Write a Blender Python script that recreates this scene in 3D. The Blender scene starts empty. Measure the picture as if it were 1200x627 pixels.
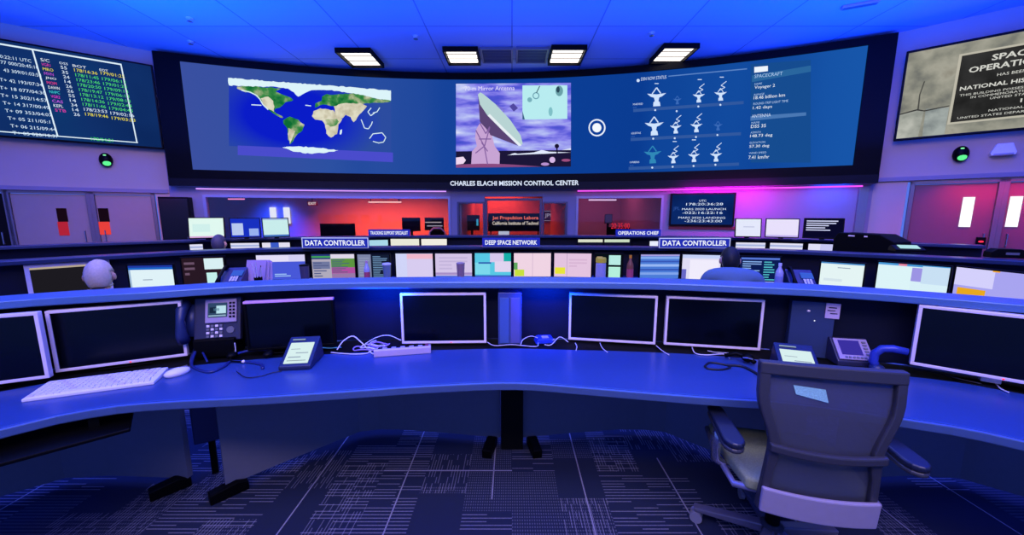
import bpy, bmesh, math, random
from mathutils import Vector, Matrix
random.seed(7)
R = math.radians
SC = bpy.context.scene
COL = SC.collection

# ------------------------------------------------------------------ camera model (metres, camera at x=0,y=0,z=1.5 looking along +y)
F = 440.0; TH = math.atan(65/440); H = 1.5
cT, sT = math.cos(TH), math.sin(TH)
def ray(px, py):
    x = (px-600)/F; y = -(py-313.5)/F
    return Vector((x, cT+y*sT, -sT+y*cT))
def atz(px, py, z):
    d = ray(px, py); t = (z-H)/d.z
    return Vector((d.x*t, d.y*t, z))
def aty(px, py, Y):
    d = ray(px, py); t = Y/d.y
    return Vector((d.x*t, Y, H+d.z*t))
def yw(x): return 9.03-.0615*x-.033*x*x                 # plan of the curved front wall
def curve_pt(x, z, o=0.0):                              # o = distance in front of the wall
    s = -.0615-.066*x
    n = Vector((s, -1, 0)).normalized()
    return Vector((x, yw(x), z))+n*o
def hit_curve(px, py, o=0.0):
    d = ray(px, py); lo, hi = 1.0, 14.0
    for _ in range(50):
        m = (lo+hi)/2
        if d.y*m < yw(d.x*m)-o: lo = m
        else: hi = m
    return d.x*lo, H+d.z*lo
class Plane:                                            # upright wall plane with a local frame
    def __init__(s, P, X, z0=0.0, tilt=0.0):
        X = Vector((X[0], X[1], 0)).normalized(); Yh = Vector((-X.y, X.x, 0))
        Z = Vector((-Yh.x*math.sin(tilt), -Yh.y*math.sin(tilt), math.cos(tilt)))
        Y = Z.cross(X)
        s.X, s.Y, s.Z = X, Y, Z; s.O = Vector((P[0], P[1], z0))
        s.M = Matrix(((X.x, Y.x, Z.x, s.O.x), (X.y, Y.y, Z.y, s.O.y), (X.z, Y.z, Z.z, s.O.z), (0, 0, 0, 1)))
    def hit(s, px, py):
        d = ray(px, py); C = Vector((0, 0, H)); t = s.Y.dot(s.O-C)/s.Y.dot(d)
        p = C+d*t-s.O
        return p.dot(s.X), p.dot(s.Z)

# ------------------------------------------------------------------ materials
def lin(h):
    h = h.lstrip('#'); v = [int(h[i:i+2], 16)/255 for i in (0, 2, 4)]
    return tuple(c/12.92 if c <= .04045 else ((c+.055)/1.055)**2.4 for c in v)+(1,)
MATS = {}
def mat(name, hexc, rough=.5, metal=0.0, noise=0.06, scale=30, bump=0.0, spec=.5, **k):
    if name in MATS: return MATS[name]
    m = bpy.data.materials.new(name); m.use_nodes = True; nt = m.node_tree; b = nt.nodes['Principled BSDF']
    b.inputs['Roughness'].default_value = rough; b.inputs['Metallic'].default_value = metal
    b.inputs['Specular IOR Level'].default_value = spec
    c = lin(hexc); tc = nt.nodes.new('ShaderNodeTexCoord'); n = nt.nodes.new('ShaderNodeTexNoise')
    n.inputs['Scale'].default_value = scale; nt.links.new(tc.outputs['Object'], n.inputs['Vector'])
    mx = nt.nodes.new('ShaderNodeMix'); mx.data_type = 'RGBA'
    mx.inputs['A'].default_value = tuple(v*(1-noise) for v in c[:3])+(1,)
    mx.inputs['B'].default_value = tuple(min(1, v*(1+noise)) for v in c[:3])+(1,)
    nt.links.new(n.outputs['Fac'], mx.inputs['Factor']); nt.links.new(mx.outputs['Result'], b.inputs['Base Color'])
    if bump:
        bp = nt.nodes.new('ShaderNodeBump'); bp.inputs['Strength'].default_value = bump; bp.inputs['Distance'].default_value = .002
        nt.links.new(n.outputs['Fac'], bp.inputs['Height']); nt.links.new(bp.outputs['Normal'], b.inputs['Normal'])
    MATS[name] = m; return m
def E(hexc, s=1.0):                                     # something that gives off light (a lit screen, lamp, backlit letter)
    key = 'lit_%s_%g' % (hexc, s)
    if key in MATS: return MATS[key]
    m = bpy.data.materials.new(key); m.use_nodes = True; nt = m.node_tree; nt.nodes.clear()
    o = nt.nodes.new('ShaderNodeOutputMaterial'); e = nt.nodes.new('ShaderNodeEmission')
    e.inputs['Color'].default_value = lin(hexc); e.inputs['Strength'].default_value = s
    nt.links.new(e.outputs[0], o.inputs[0]); MATS[key] = m; return m
def Enoise(name, stops, scale=(1, 1, 1), nscale=3.0, detail=4, s=1.0, gradient=None):
    """lit picture whose colour follows a noise (or, with gradient=(axis vector, lo, hi), a ramp along world position)"""
    if name in MATS: return MATS[name]
    m = bpy.data.materials.new(name); m.use_nodes = True; nt = m.node_tree; nt.nodes.clear()
    N = nt.nodes.new; L = nt.links.new
    o = N('ShaderNodeOutputMaterial'); e = N('ShaderNodeEmission'); g = N('ShaderNodeNewGeometry')
    mp = N('ShaderNodeMapping'); mp.inputs['Scale'].default_value = scale; L(g.outputs['Position'], mp.inputs['Vector'])
    n = N('ShaderNodeTexNoise'); n.inputs['Scale'].default_value = nscale; n.inputs['Detail'].default_value = detail
    L(mp.outputs[0], n.inputs['Vector'])
    r = N('ShaderNodeValToRGB'); el = r.color_ramp.elements
    while len(el) < len(stops): el.new(.5)
    for i, (p, c) in enumerate(stops): el[i].position = p; el[i].color = lin(c)
    if gradient:
        ax, lo, hi, amt = gradient
        d = N('ShaderNodeVectorMath'); d.operation = 'DOT_PRODUCT'; d.inputs[1].default_value = ax; L(g.outputs['Position'], d.inputs[0])
        mr = N('ShaderNodeMapRange'); mr.inputs['From Min'].default_value = lo; mr.inputs['From Max'].default_value = hi
        L(d.outputs['Value'], mr.inputs['Value'])
        ad = N('ShaderNodeMath'); ad.operation = 'MULTIPLY_ADD'; ad.inputs[1].default_value = amt; L(n.outputs['Fac'], ad.inputs[0])
        sb = N('ShaderNodeMath'); sb.operation = 'SUBTRACT'; sb.inputs[1].default_value = amt/2; L(mr.outputs[0], sb.inputs[0])
        L(sb.outputs[0], ad.inputs[2]); L(ad.outputs[0], r.inputs['Fac'])
    else: L(n.outputs['Fac'], r.inputs['Fac'])
    L(r.outputs['Color'], e.inputs['Color']); e.inputs['Strength'].default_value = s
    L(e.outputs[0], o.inputs[0]); MATS[name] = m; return m
def glass_mat():
    m = bpy.data.materials.new('window_glass'); m.use_nodes = True; nt = m.node_tree; nt.nodes.clear(); N = nt.nodes.new; L = nt.links.new
    o = N('ShaderNodeOutputMaterial'); t = N('ShaderNodeBsdfTransparent'); g = N('ShaderNodeBsdfGlossy'); g.inputs['Roughness'].default_value = .03
    t.inputs['Color'].default_value = (.86, .86, .9, 1)
    f = N('ShaderNodeFresnel'); f.inputs['IOR'].default_value = 1.45; mx = N('ShaderNodeMixShader')
    L(f.outputs[0], mx.inputs[0]); L(t.outputs[0], mx.inputs[1]); L(g.outputs[0], mx.inputs[2]); L(mx.outputs[0], o.inputs[0]); return m
GLASS = glass_mat()

def carpet_mat():
    m = bpy.data.materials.new('carpet_planks'); m.use_nodes = True; nt = m.node_tree; b = nt.nodes['Principled BSDF']; N = nt.nodes.new; L = nt.links.new
    b.inputs['Roughness'].default_value = .95; b.inputs['Specular IOR Level'].default_value = .1
    g = N('ShaderNodeNewGeometry'); sp = N('ShaderNodeSeparateXYZ'); L(g.outputs['Position'], sp.inputs[0])
    def M(op, a, b_=None, c=None):
        n = N('ShaderNodeMath'); n.operation = op
        for i, v in enumerate((a, b_, c)):
            if v is None: continue
            if isinstance(v, (int, float)): n.inputs[i].default_value = v
            else: L(v, n.inputs[i])
        return n.outputs[0]
    def cell(wx, wy, ox=0, oy=0):
        fx = M('FLOOR', M('MULTIPLY_ADD', sp.outputs[0], 1/wx, ox)); fy = M('FLOOR', M('MULTIPLY_ADD', sp.outputs[1], 1/wy, M('MULTIPLY_ADD', fx, .37, oy)))
        cb = N('ShaderNodeCombineXYZ'); L(fx, cb.inputs[0]); L(fy, cb.inputs[1])
        w = N('ShaderNodeTexWhiteNoise'); w.noise_dimensions = '3D'; L(cb.outputs[0], w.inputs['Vector']); return w.outputs['Value']
    def stripe(axis, period, duty):
        return M('LESS_THAN', M('FRACT', M('MULTIPLY', sp.outputs[axis], 1/period)), duty)
    def rnd_line(axis, period, other):                  # stripes of random strength and random length
        i = M('FLOOR', M('MULTIPLY', sp.outputs[axis], 1/period)); j = M('FLOOR', M('MULTIPLY', sp.outputs[1-axis], 1/other))
        cb = N('ShaderNodeCombineXYZ'); L(i, cb.inputs[0]); L(j, cb.inputs[1]); cb.inputs[2].default_value = 3.3
        w = N('ShaderNodeTexWhiteNoise'); L(cb.outputs[0], w.inputs['Vector']); return w.outputs['Value']
    c1 = cell(.25, .5); c2 = cell(.25, .33, .0, .21)
    hs = M('MULTIPLY', stripe(1, .0215, .26), M('GREATER_THAN', rnd_line(1, .0215, .125), .3))
    vs = M('MULTIPLY', stripe(0, .016, .28), M('GREATER_THAN', rnd_line(0, .016, .05), .4))
    wv = M('MULTIPLY', stripe(0, .012, .5), stripe(1, .02, .5))
    k1 = M('MULTIPLY', M('GREATER_THAN', c1, .62), hs)
    k2 = M('MULTIPLY', M('MULTIPLY', M('GREATER_THAN', c2, .35), M('LESS_THAN', c2, .62)), vs)
    k3 = M('MULTIPLY', M('MULTIPLY', M('LESS_THAN', c1, .3), M('GREATER_THAN', c2, .3)), M('MULTIPLY', wv, .3))
    lx = M('MULTIPLY', M('LESS_THAN', M('FRACT', M('MULTIPLY_ADD', sp.outputs[0], 2.0, .22)), .014), M('GREATER_THAN', cell(.5, 1.3), .35))
    ly = M('MULTIPLY', M('LESS_THAN', M('FRACT', M('MULTIPLY', sp.outputs[1], 1.5)), .014), M('GREATER_THAN', cell(.75, .66), .66))
    tot = M('MINIMUM', M('ADD', M('ADD', M('MULTIPLY', k1, .55), M('MULTIPLY', k2, .45)), M('ADD', k3, M('ADD', lx, ly))), 1.0)
    ns = N('ShaderNodeTexNoise'); ns.inputs['Scale'].default_value = 150; L(g.outputs['Position'], ns.inputs['Vector'])
    tot = M('MULTIPLY', tot, M('MULTIPLY_ADD', ns.outputs['Fac'], 1.2, .3))
    cb = N('ShaderNodeMix'); cb.data_type = 'RGBA'; cb.inputs['A'].default_value = lin('242c44'); cb.inputs['B'].default_value = lin('9494a8')
    L(tot, cb.inputs['Factor']); L(cb.outputs['Result'], b.inputs['Base Color']); return m

def ceiling_mat():
    m = bpy.data.materials.new('ceiling_paint'); m.use_nodes = True; nt = m.node_tree; b = nt.nodes['Principled BSDF']; N = nt.nodes.new; L = nt.links.new
    b.inputs['Roughness'].default_value = .8
    g = N('ShaderNodeNewGeometry'); br = N('ShaderNodeTexBrick'); mp = N('ShaderNodeMapping'); mp.inputs['Location'].default_value = (.0, -.06, 0)
    L(g.outputs['Position'], mp.inputs[0]); L(mp.outputs[0], br.inputs['Vector']); br.offset = 0
    br.inputs['Scale'].default_value = 1; br.inputs['Brick Width'].default_value = 1.46; br.inputs['Row Height'].default_value = 1.36
    br.inputs['Mortar Size'].default_value = .011; br.inputs['Mortar Smooth'].default_value = .1
    br.inputs['Color1'].default_value = lin('b4c0ea'); br.inputs['Color2'].default_value = lin('acb8e4'); br.inputs['Mortar'].default_value = lin('7880a8')
    L(br.outputs['Color'], b.inputs['Base Color']); return m

wall_paint = mat('wall_paint', '9a90a0', .6, noise=.03, scale=4)
wall_upper = mat('wall_paint_upper', 'd0b4a6', .6, noise=.03, scale=4)
door_paint = mat('door_paint_grey', 'a89a90', .45, noise=.04, scale=6)
door_red_tint = mat('door_paint_red_lit', '8a5060', .5, noise=.05, scale=6)  # red light over these doors is put into the paint colour
frame_grey = mat('metal_frame_grey', '77767e', .4, .3)
black = mat('black_plastic', '030304', .5, spec=.12)
black_matte = mat('black_matte', '030305', .7, spec=.2)
dark_panel = mat('dark_laminate', '6c7082', .55, noise=.05)
laminate = mat('desk_laminate', '2a4684', .3, noise=.05, scale=60, bump=.05)
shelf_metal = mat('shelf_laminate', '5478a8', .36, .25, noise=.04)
silver = mat('silver_bezel', 'f6e6ea', .35, .1)
white_plastic = mat('white_plastic', 'e4dfe6', .45)
beige_plastic = mat('beige_plastic', 'd8cdd0', .5)
off_screen = mat('dark_lcd_glass', '01040c', .25, noise=.2, scale=2, spec=.3)
blue_case = mat('navy_plastic', '1c2a58', .4)
cable_dark = mat('cable_black', '0e1020', .5)
cable_white = mat('cable_white', 'd8d2e0', .5)
chrome = mat('polished_aluminium', 'b8b8c4', .2, .9)
chair_plastic = mat('chair_grey_plastic', '35363f', .4)
arm_vinyl = mat('arm_pad_vinyl', '1a2034', .38)
lumbar_grey = mat('lumbar_plastic', '9c92a4', .45)
skin_m = mat('skin', 'c79a86', .6)
paper = mat('paper_white', 'e9e4da', .8)

# ------------------------------------------------------------------ mesh builder
TXT = {}
def text_geo(s, bold=False):
    k = (s, bold)
    if k in TXT: return TXT[k]
    cu = bpy.data.curves.new('lettering', 'FONT'); cu.body = s; cu.resolution_u = 2
    if bold: cu.offset = .022
    ob = bpy.data.objects.new('lettering', cu); me = bpy.data.meshes.new_from_object(ob)
    vs = [(v.co.x, v.co.y) for v in me.vertices]; fs = [tuple(p.vertices) for p in me.polygons]
    bpy.data.objects.remove(ob); bpy.data.curves.remove(cu); bpy.data.meshes.remove(me)
    TXT[k] = (vs, fs); return TXT[k]
class MB:
    def __init__(s): s.v = []; s.f = []; s.m = []; s.mats = []; s.T = None
    def mi(s, m):
        if m not in s.mats: s.mats.append(m)
        return s.mats.index(m)
    def add(s, vs, fs, m, M=None):
        b = len(s.v); k = s.mi(m)
        for v in vs:
            v = Vector(v)
            if M is not None: v = M @ v
            if s.T is not None: v = s.T @ v
            s.v.append(v)
        for f in fs: s.f.append([b+i for i in f]); s.m.append(k)
        return s
    def box(s, x0, x1, y0, y1, z0, z1, m, M=None):
        return s.add([(x0, y0, z0), (x1, y0, z0), (x1, y1, z0), (x0, y1, z0), (x0, y0, z1), (x1, y0, z1), (x1, y1, z1), (x0, y1, z1)],
                     [(0, 3, 2, 1), (4, 5, 6, 7), (0, 1, 5, 4), (1, 2, 6, 5), (2, 3, 7, 6), (3, 0, 4, 7)], m, M)
    def prism(s, pts, a0, a1, m, axis='y', M=None):      # outline extruded along an axis
        n = len(pts)
        def P(p, a): return {'y': (p[0], a, p[1]), 'x': (a, p[0], p[1]), 'z': (p[0], p[1], a)}[axis]
        vs = [P(p, a0) for p in pts]+[P(p, a1) for p in pts]
        fs = [tuple(range(n)), tuple(reversed(range(n, 2*n)))]+[(i, i+n, (i+1) % n+n, (i+1) % n) for i in range(n)]
        return s.add(vs, fs, m, M)
    def slab(s, A, B, z0, z1, m):                        # between two plan polylines of equal length
        n = len(A); vs = []
        for i in range(n):
            for (p, z) in ((A[i], z0), (A[i], z1), (B[i], z1), (B[i], z0)): vs.append((p[0], p[1], z))
        fs = [(0, 1, 2, 3), tuple(4*(n-1)+k for k in (3, 2, 1, 0))]
        for i in range(n-1):
            for k in range(4): fs.append((4*i+k, 4*(i+1)+k, 4*(i+1)+(k+1) % 4, 4*i+(k+1) % 4))
        return s.add(vs, fs, m)
    def tube(s, pts, r, m, n=8, M=None, cap=True):
        pts = [Vector(p) for p in pts]; k = len(pts); rs = r if isinstance(r, (list, tuple)) else [r]*k; vs = []; up = None
        for i, p in enumerate(pts):
            t = (pts[min(i+1, k-1)]-pts[max(i-1, 0)])
            t = t.normalized() if t.length > 1e-9 else Vector((0, 0, 1))
            if up is None: up = Vector((0, 0, 1)) if abs(t.z) < .9 else Vector((1, 0, 0))
            a = t.cross(up).normalized(); b = a.cross(t).normalized(); up = b
            for j in range(n): q = 2*math.pi*j/n; vs.append(p+(a*math.cos(q)+b*math.sin(q))*rs[i])
        fs = [(i*n+j, i*n+(j+1) % n, (i+1)*n+(j+1) % n, (i+1)*n+j) for i in range(k-1) for j in range(n)]
        if cap: fs += [tuple(reversed(range(n))), tuple(range((k-1)*n, k*n))]
        return s.add(vs, fs, m, M)
    def lathe(s, prof, m, n=20, c=(0, 0, 0), M=None):
        k = len(prof); vs = [(c[0]+r*math.cos(2*math.pi*j/n), c[1]+r*math.sin(2*math.pi*j/n), c[2]+z) for r, z in prof for j in range(n)]
        fs = [(i*n+j, i*n+(j+1) % n, (i+1)*n+(j+1) % n, (i+1)*n+j) for i in range(k-1) for j in range(n)]
        fs += [tuple(reversed(range(n))), tuple(range((k-1)*n, k*n))]
        return s.add(vs, fs, m, M)
    def ball(s, c, r, m, n=16, k=10, M=None):
        r = r if isinstance(r, (tuple, list)) else (r, r, r); vs = [(c[0], c[1], c[2]-r[2])]
        for i in range(1, k):
            t = -math.pi/2+math.pi*i/k
            for j in range(n): vs.append((c[0]+r[0]*math.cos(t)*math.cos(2*math.pi*j/n), c[1]+r[1]*math.cos(t)*math.sin(2*math.pi*j/n), c[2]+r[2]*math.sin(t)))
        vs.append((c[0], c[1], c[2]+r[2])); fs = []
        for j in range(n):
            fs.append((0, 1+(j+1) % n, 1+j)); fs.append((len(vs)-1, 1+(k-2)*n+j, 1+(k-2)*n+(j+1) % n))
            for i in range(k-2): a = 1+i*n; fs.append((a+j, a+(j+1) % n, a+n+(j+1) % n, a+n+j))
        return s.add(vs, fs, m, M)
    def quad(s, ps, m): return s.add(ps, [tuple(range(len(ps)))], m)
    def flat(s, fn, pts, m):                             # filled outline laid on a surface fn(a,b)
        t = bpy_tess(pts); return s.add([fn(a, b) for a, b in pts], t, m)
    def rect(s, fn, x0, x1, z0, z1, m, nx=1):
        vs = []; fs = []
        for i in range(nx+1):
            x = x0+(x1-x0)*i/nx; vs += [fn(x, z0), fn(x, z1)]
        for i in range(nx): fs.append((2*i, 2*i+2, 2*i+3, 2*i+1))
        return s.add(vs, fs, m)
    def cbox(s, x0, x1, z0, z1, o0, o1, m, nx=12, fn=curve_pt):
        A = [fn(x0+(x1-x0)*i/nx, 0, o0) for i in range(nx+1)]; B = [fn(x0+(x1-x0)*i/nx, 0, o1) for i in range(nx+1)]
        return s.slab(B, A, z0, z1, m)
    def text(s, st, fn, x0, x1, z0, z1, m, bold=False):
        vs, fs = text_geo(st, bold)
        if not vs: return s
        ax, bx = min(v[0] for v in vs), max(v[0] for v in vs); az, bz = min(v[1] for v in vs), max(v[1] for v in vs)
        return s.add([fn(x0+(v[0]-ax)/(bx-ax+1e-9)*(x1-x0), z0+(v[1]-az)/(bz-az+1e-9)*(z1-z0)) for v in vs], fs, m)
    def build(s, name, parent=None, smooth=False, bevel=0, seg=2, sub=0):
        me = bpy.data.meshes.new(name); me.from_pydata([tuple(v) for v in s.v], [], s.f); me.update()
        for m in s.mats: me.materials.append(m)
        me.polygons.foreach_set('material_index', s.m)
        if smooth: me.polygons.foreach_set('use_smooth', [True]*len(me.polygons))
        o = bpy.data.objects.new(name, me); COL.objects.link(o)
        if parent is not None: o.parent = parent
        if bevel:
            b = o.modifiers.new('bevel', 'BEVEL'); b.width = bevel; b.segments = seg; b.limit_method = 'ANGLE'; b.angle_limit = R(40)
        if sub:
            q = o.modifiers.new('sub', 'SUBSURF'); q.levels = sub; q.render_levels = sub
        return o
from mathutils.geometry import tessellate_polygon
def bpy_tess(pts): return [tuple(t) for t in tessellate_polygon([[Vector((a, b, 0)) for a, b in pts]])]
def thing(name, label, cat, loc=(0, 0, 0), rz=0, group=None, rx=0):
    o = bpy.data.objects.new(name, None); COL.objects.link(o); o.location = loc; o.rotation_euler = (rx, 0, rz)
    o.empty_display_size = .1; o['label'] = label; o['category'] = cat
    if group: o['group'] = group
    return o
def tag(o, label, cat, group=None):
    o['label'] = label; o['category'] = cat
    if group: o['group'] = group
    return o
def struct(o): o['kind'] = 'structure'; return o
def cat_rom(pts, n=8):
    P = [Vector(p) for p in pts]; out = []
    for i in range(len(P)-1):
        a, b, c, d = P[max(i-1, 0)], P[i], P[i+1], P[min(i+2, len(P)-1)]
        for k in range(n):
            t = k/n; out.append(.5*((2*b)+(c-a)*t+(2*a-5*b+4*c-d)*t*t+(3*b-a-3*c+d)*t**3))
    out.append(P[-1]); return out
def offset(pl, d):                                       # shift a plan polyline along its normal (+ = away from the camera)
    out = []
    for i, p in enumerate(pl):
        t = (pl[min(i+1, len(pl)-1)]-pl[max(i-1, 0)]).normalized(); out.append(Vector((p.x-t.y*d, p.y+t.x*d)))
    return out

# ================================================================== SETTING
CZ = 4.6
b = MB(); b.box(-15, 15, -1.6, 14, -.1, 0, carpet_mat()); struct(b.build('floor'))
b = MB(); b.box(-15, 15, -1.6, 14, CZ, CZ+.1, ceiling_mat()); struct(b.build('ceiling'))
XL, XR = -7.02, 6.72
# upper part of the curved wall behind the big screen and its lower strips
b = MB(); b.cbox(XL, XR, 1.86, CZ, -.12, 0, wall_paint, 24)
b.cbox(XL, XR, 0, .86, -.12, 0, wall_paint, 24)
def xs(px, py=250): return hit_curve(px, py)[0]
w1a, w1b = xs(240), xs(528); da, db = xs(536), xs(665); w3a, w3b = xs(675), xs(777)
for a, c in ((XL, w1a), (w1b, da), (db, w3a), (w3b, XR)): b.cbox(a, c, .86, 1.86, -.12, 0, wall_paint, 8)
struct(b.build('wall_back'))
LP = Plane((-7.05, 7.85), (1.2727, 1.011)); RP = Plane((6.75, 7.1), (1.136, -1.011))
def plane_box(mb, P, x0, x1, y0, y1, z0, z1, m): mb.box(x0, x1, y0, y1, z0, z1, m, P.M)
b = MB()
plane_box(b, LP, -9.5, .1, 0, .12, 1.86, CZ, wall_upper); plane_box(b, LP, -9.5, -2.35, 0, .12, 0, 1.86, wall_upper); plane_box(b, LP, -.2, .1, 0, .12, 0, 1.86, wall_upper)
struct(b.build('wall_left'))
b = MB()
plane_box(b, RP, -.1, 9.5, 0, .12, 2.03, CZ, wall_upper); plane_box(b, RP, -.1, .4, 0, .12, 0, 2.03, wall_upper); plane_box(b, RP, 3.0, 9.5, 0, .12, 0, 2.03, wall_upper)
struct(b.build('wall_right'))
# soft header trims over the doors
b = MB(); plane_box(b, LP, -4.5, -.0, -.05, 0, 1.88, 1.95, wall_paint); struct(b.build('trim_1'))
b = MB(); plane_box(b, RP, .0, 4.5, -.05, 0, 2.05, 2.12, wall_paint); struct(b.build('trim_2'))
# corner pilaster right of the magenta wall
b = MB(); b.cbox(xs(1002), xs(1013), 0, 1.95, 0, .08, mat('pilaster_paint', '7f8a84', .6), 2); struct(b.build('trim_3'))

# ---- left double door (grey leaves with narrow dark panes, red glow beyond painted into their lower part)
def leaf(P, name, x0, x1, z1, m, panes, idx):
    e = thing(name, '', ''); del e['label']; del e['category']; e['kind'] = 'structure'
    e.matrix_world = P.M
    d = MB(); d.box(x0, x1, .03, .075, .01, z1, m); d.build('door_panel', e, bevel=.003)
    f = MB(); f.box(x0-.06, x0-.005, -.015, .1, 0, z1+.06, frame_grey); f.box(x1+.005, x1+.06, -.015, .1, 0, z1+.06, frame_grey)
    f.box(x0-.06, x1+.06, -.015, .1, z1+.01, z1+.06, frame_grey); f.build('door_frame', e, bevel=.003)
    for q in panes:
        g = MB(); g.box(q[0], q[1], .02, .03, q[2], q[3], q[4]); g.build('pane', e)
    h = MB(); hx = q[5] if len(q) > 5 else x0+.1
    h.tube([(hx, .03, .95), (hx, -.02, .95), (hx, -.02, 1.15), (hx, .03, 1.15)], .01, chrome); h.build('door_handle', e)
    return e
dk = E('1a0a18', .8); rd = E('b02238'); rd2 = E('e8403c')
def pr(P, a, c): (u0, z0), (u1, z1) = P.hit(*a), P.hit(*c); return (u0+u1)/2
u = LP.hit
leaf(LP, 'door_1', -2.05, -1.17, 1.82, door_paint,
     [(u(66, 250)[0], u(78, 250)[0], u(70, 260)[1], u(70, 244)[1], dk), (u(68, 268)[0], u(80, 268)[0], u(72, 276)[1], u(70, 260)[1], rd, -1.24)], 1)
leaf(LP, 'door_2', -1.05, -.28, 1.82, door_paint,
     [(u(115, 250)[0], u(127, 250)[0], u(120, 260)[1], u(120, 244)[1], dk), (u(116, 268)[0], u(129, 268)[0], u(122, 275)[1], u(120, 260)[1], rd2, -.98)], 2)
u = RP.hit
white_lit = E('f4f6ff', 1.2)
leaf(RP, 'door_3', .5, 1.42, 1.97, door_red_tint, [(u(1127, 245)[0]-.0, u(1141, 245)[0], u(1130, 266)[1], u(1130, 231)[1], white_lit, 1.36)], 3)
leaf(RP, 'door_4', 1.54, 2.46, 1.97, door_red_tint, [(u(1182, 245)[0], u(1197, 245)[0], u(1190, 266)[1], u(1190, 230)[1], white_lit, 1.6)], 4)
leaf(LP, 'door_5', -2.3+.0, -2.13, 1.82, black_matte, [(-2.26, -2.2, .4, .5, dk)], 5)

# ---- windows in the curved wall
def window(name, x0, x1, z0, z1, fr=.05, m=None, n=6):
    e = bpy.data.objects.new(name, None); COL.objects.link(e); e['kind'] = 'structure'
    f = MB(); m = m or mat('window_frame', 'a6a2ba', .4, .3)
    f.cbox(x0, x1, z0, z0+fr, -.1, .03, m, n); f.cbox(x0, x1, z1-fr, z1, -.1, .03, m, n)
    f.cbox(x0, x0+fr, z0+fr, z1-fr, -.1, .03, m, 1); f.cbox(x1-fr, x1, z0+fr, z1-fr, -.1, .03, m, 1)
    f.build('window_frame', e); g = MB(); g.cbox(x0+fr, x1-fr, z0+fr, z1-fr, -.05, -.044, GLASS, n); g.build('pane', e); return e
window('window_1', w1a, w1b, .86, 1.86)
window('window_2', w3a, w3b, .86, 1.86)
dk_fr = mat('dark_mullion', '565466', .4, .3)
window('window_3', da, xs(568), .66+.2, 1.74, .04, dk_fr, 2)
window('window_4', xs(568.5), xs(635), .86, 1.82, .05, dk_fr, 2)
window('window_5', xs(635.5), db, .86, 1.74, .04, dk_fr, 2)
b = MB(); b.cbox(da, xs(568), 1.74, 1.86, -.12, 0, wall_paint, 2); b.cbox(xs(635.5), db, 1.74, 1.86, -.12, 0, wall_paint, 2); struct(b.build('trim_4'))
# ---- rooms behind the glass
rm = mat('back_room_paint', 'c4b8b4', .7)
b = MB(); b.box(-10.4, 9.5, 12.6, 12.7, 0, 2.5, rm); struct(b.build('wall_back_room'))
b = MB(); b.box(-10.4, 9.5, 8.9, 12.6, 2.45, 2.55, rm); struct(b.build('ceiling_back_room'))
b = MB(); b.prism([(-1.3, 9.15), (-1.22, 9.15), (-1.22, 12.6), (-1.3, 12.6)], 0, 2.45, rm, 'z'); struct(b.build('wall_partition_left'))
b = MB(); b.prism([(1.28, 9.15), (1.36, 9.15), (1.36, 12.6), (1.28, 12.6)], 0, 2.45, rm, 'z'); struct(b.build('wall_partition_right'))
b = MB(); b.box(3.6, 3.68, 9.1, 12.6, 0, 2.45, rm); struct(b.build('wall_partition_far_right'))
# lit narrow door panes deep in the left room
for i, p in enumerate(((317, 323), (333, 339))):
    a = aty(p[0]+.5, 262, 12.55); c = aty(p[1]-.5, 243, 12.55)
    b = MB(); b.box(a.x, c.x, 12.54, 12.58, a.z, c.z, white_lit); struct(b.build('window_%d' % (6+i)))

# ================================================================== BIG SCREEN
vw = thing('video_wall', 'huge curved black-framed video wall showing map, dish photo and tracking charts', 'display')
zb, zt = 2.17, 4.53
oxL, oxR = XL+.1, XR-.02
fr = MB()
OF = .22
fr.cbox(oxL, oxR, 2.17, 2.35, .0, OF+.04, black, 30)                                   # bottom band
fr.cbox(oxL, oxR, 4.4, zt, .0, OF+.04, black, 30)
fr.cbox(oxL, oxL+.38, 2.35, 4.4, .0, OF+.04, black, 3); fr.cbox(oxR-.34, oxR, 2.35, 4.4, .0, OF+.04, black, 3)
fr.build('screen_frame', vw)
sg = MB(); sg.cbox(oxL, oxR, 2.02, 2.17, .0, OF+.05, mat('sign_band', '0e0f18', .5, spec=.2), 30); band = sg.build('name_band', vw)
def Wf(o): return lambda x, z: curve_pt(x, z, o)
def Wp(o): return lambda cx, cy: curve_pt(*hit_curve(cx, cy, o), o)
bgm = Enoise('screen_glow', [(0, '4050a0'), (.22, '2c50a2'), (.45, '0c3f98'), (.7, '0a3c92'), (1, '1a5cb0')], (.35, .35, .05), 1.3, 2, 1.0, ((1, 0, 0), -7, 7, .35))
dp = MB(); dp.rect(Wf(OF), oxL+.36, oxR-.32, 2.33, 4.42, bgm, 40); disp = dp.build('display_panel', vw)
O1 = OF+.012
def polyW(mb, crop, pts, m, o):                          # outline given in the picture of a crop (scale, x0, y0), laid on the curved wall
    sc, x0, y0 = crop; q = [hit_curve(x0+a/sc, y0+b_/sc, o) for a, b_ in pts]; mb.flat(Wf(o), q, m)
def coast(pts, amp=3.2, step=14, seed=1):
    r_ = random.Random(seed+len(pts)); out = []
    for (a, b_), (c, d) in zip(pts, pts[1:]+pts[:1]):
        L_ = math.hypot(c-a, d-b_); n = max(1, int(L_/step))
        for k in range(n):
            t = k/n; j = 0 if k == 0 else amp; out.append((a+(c-a)*t+r_.uniform(-j, j), b_+(d-b_)*t+r_.uniform(-j, j)))
    return out
def lineW(mb, crop, pts, w, m, o):
    sc, x0, y0 = crop; q = [Vector(hit_curve(x0+a/sc, y0+b_/sc, o)) for a, b_ in pts]
    for p, r in zip(q, q[1:]):
        d = (r-p)
        if d.length < 1e-6: continue
        n = Vector((-d.y, d.x)).normalized()*w/2; mb.flat(Wf(o), [tuple(p-n), tuple(r-n), tuple(r+n), tuple(p+n)], m)
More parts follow.
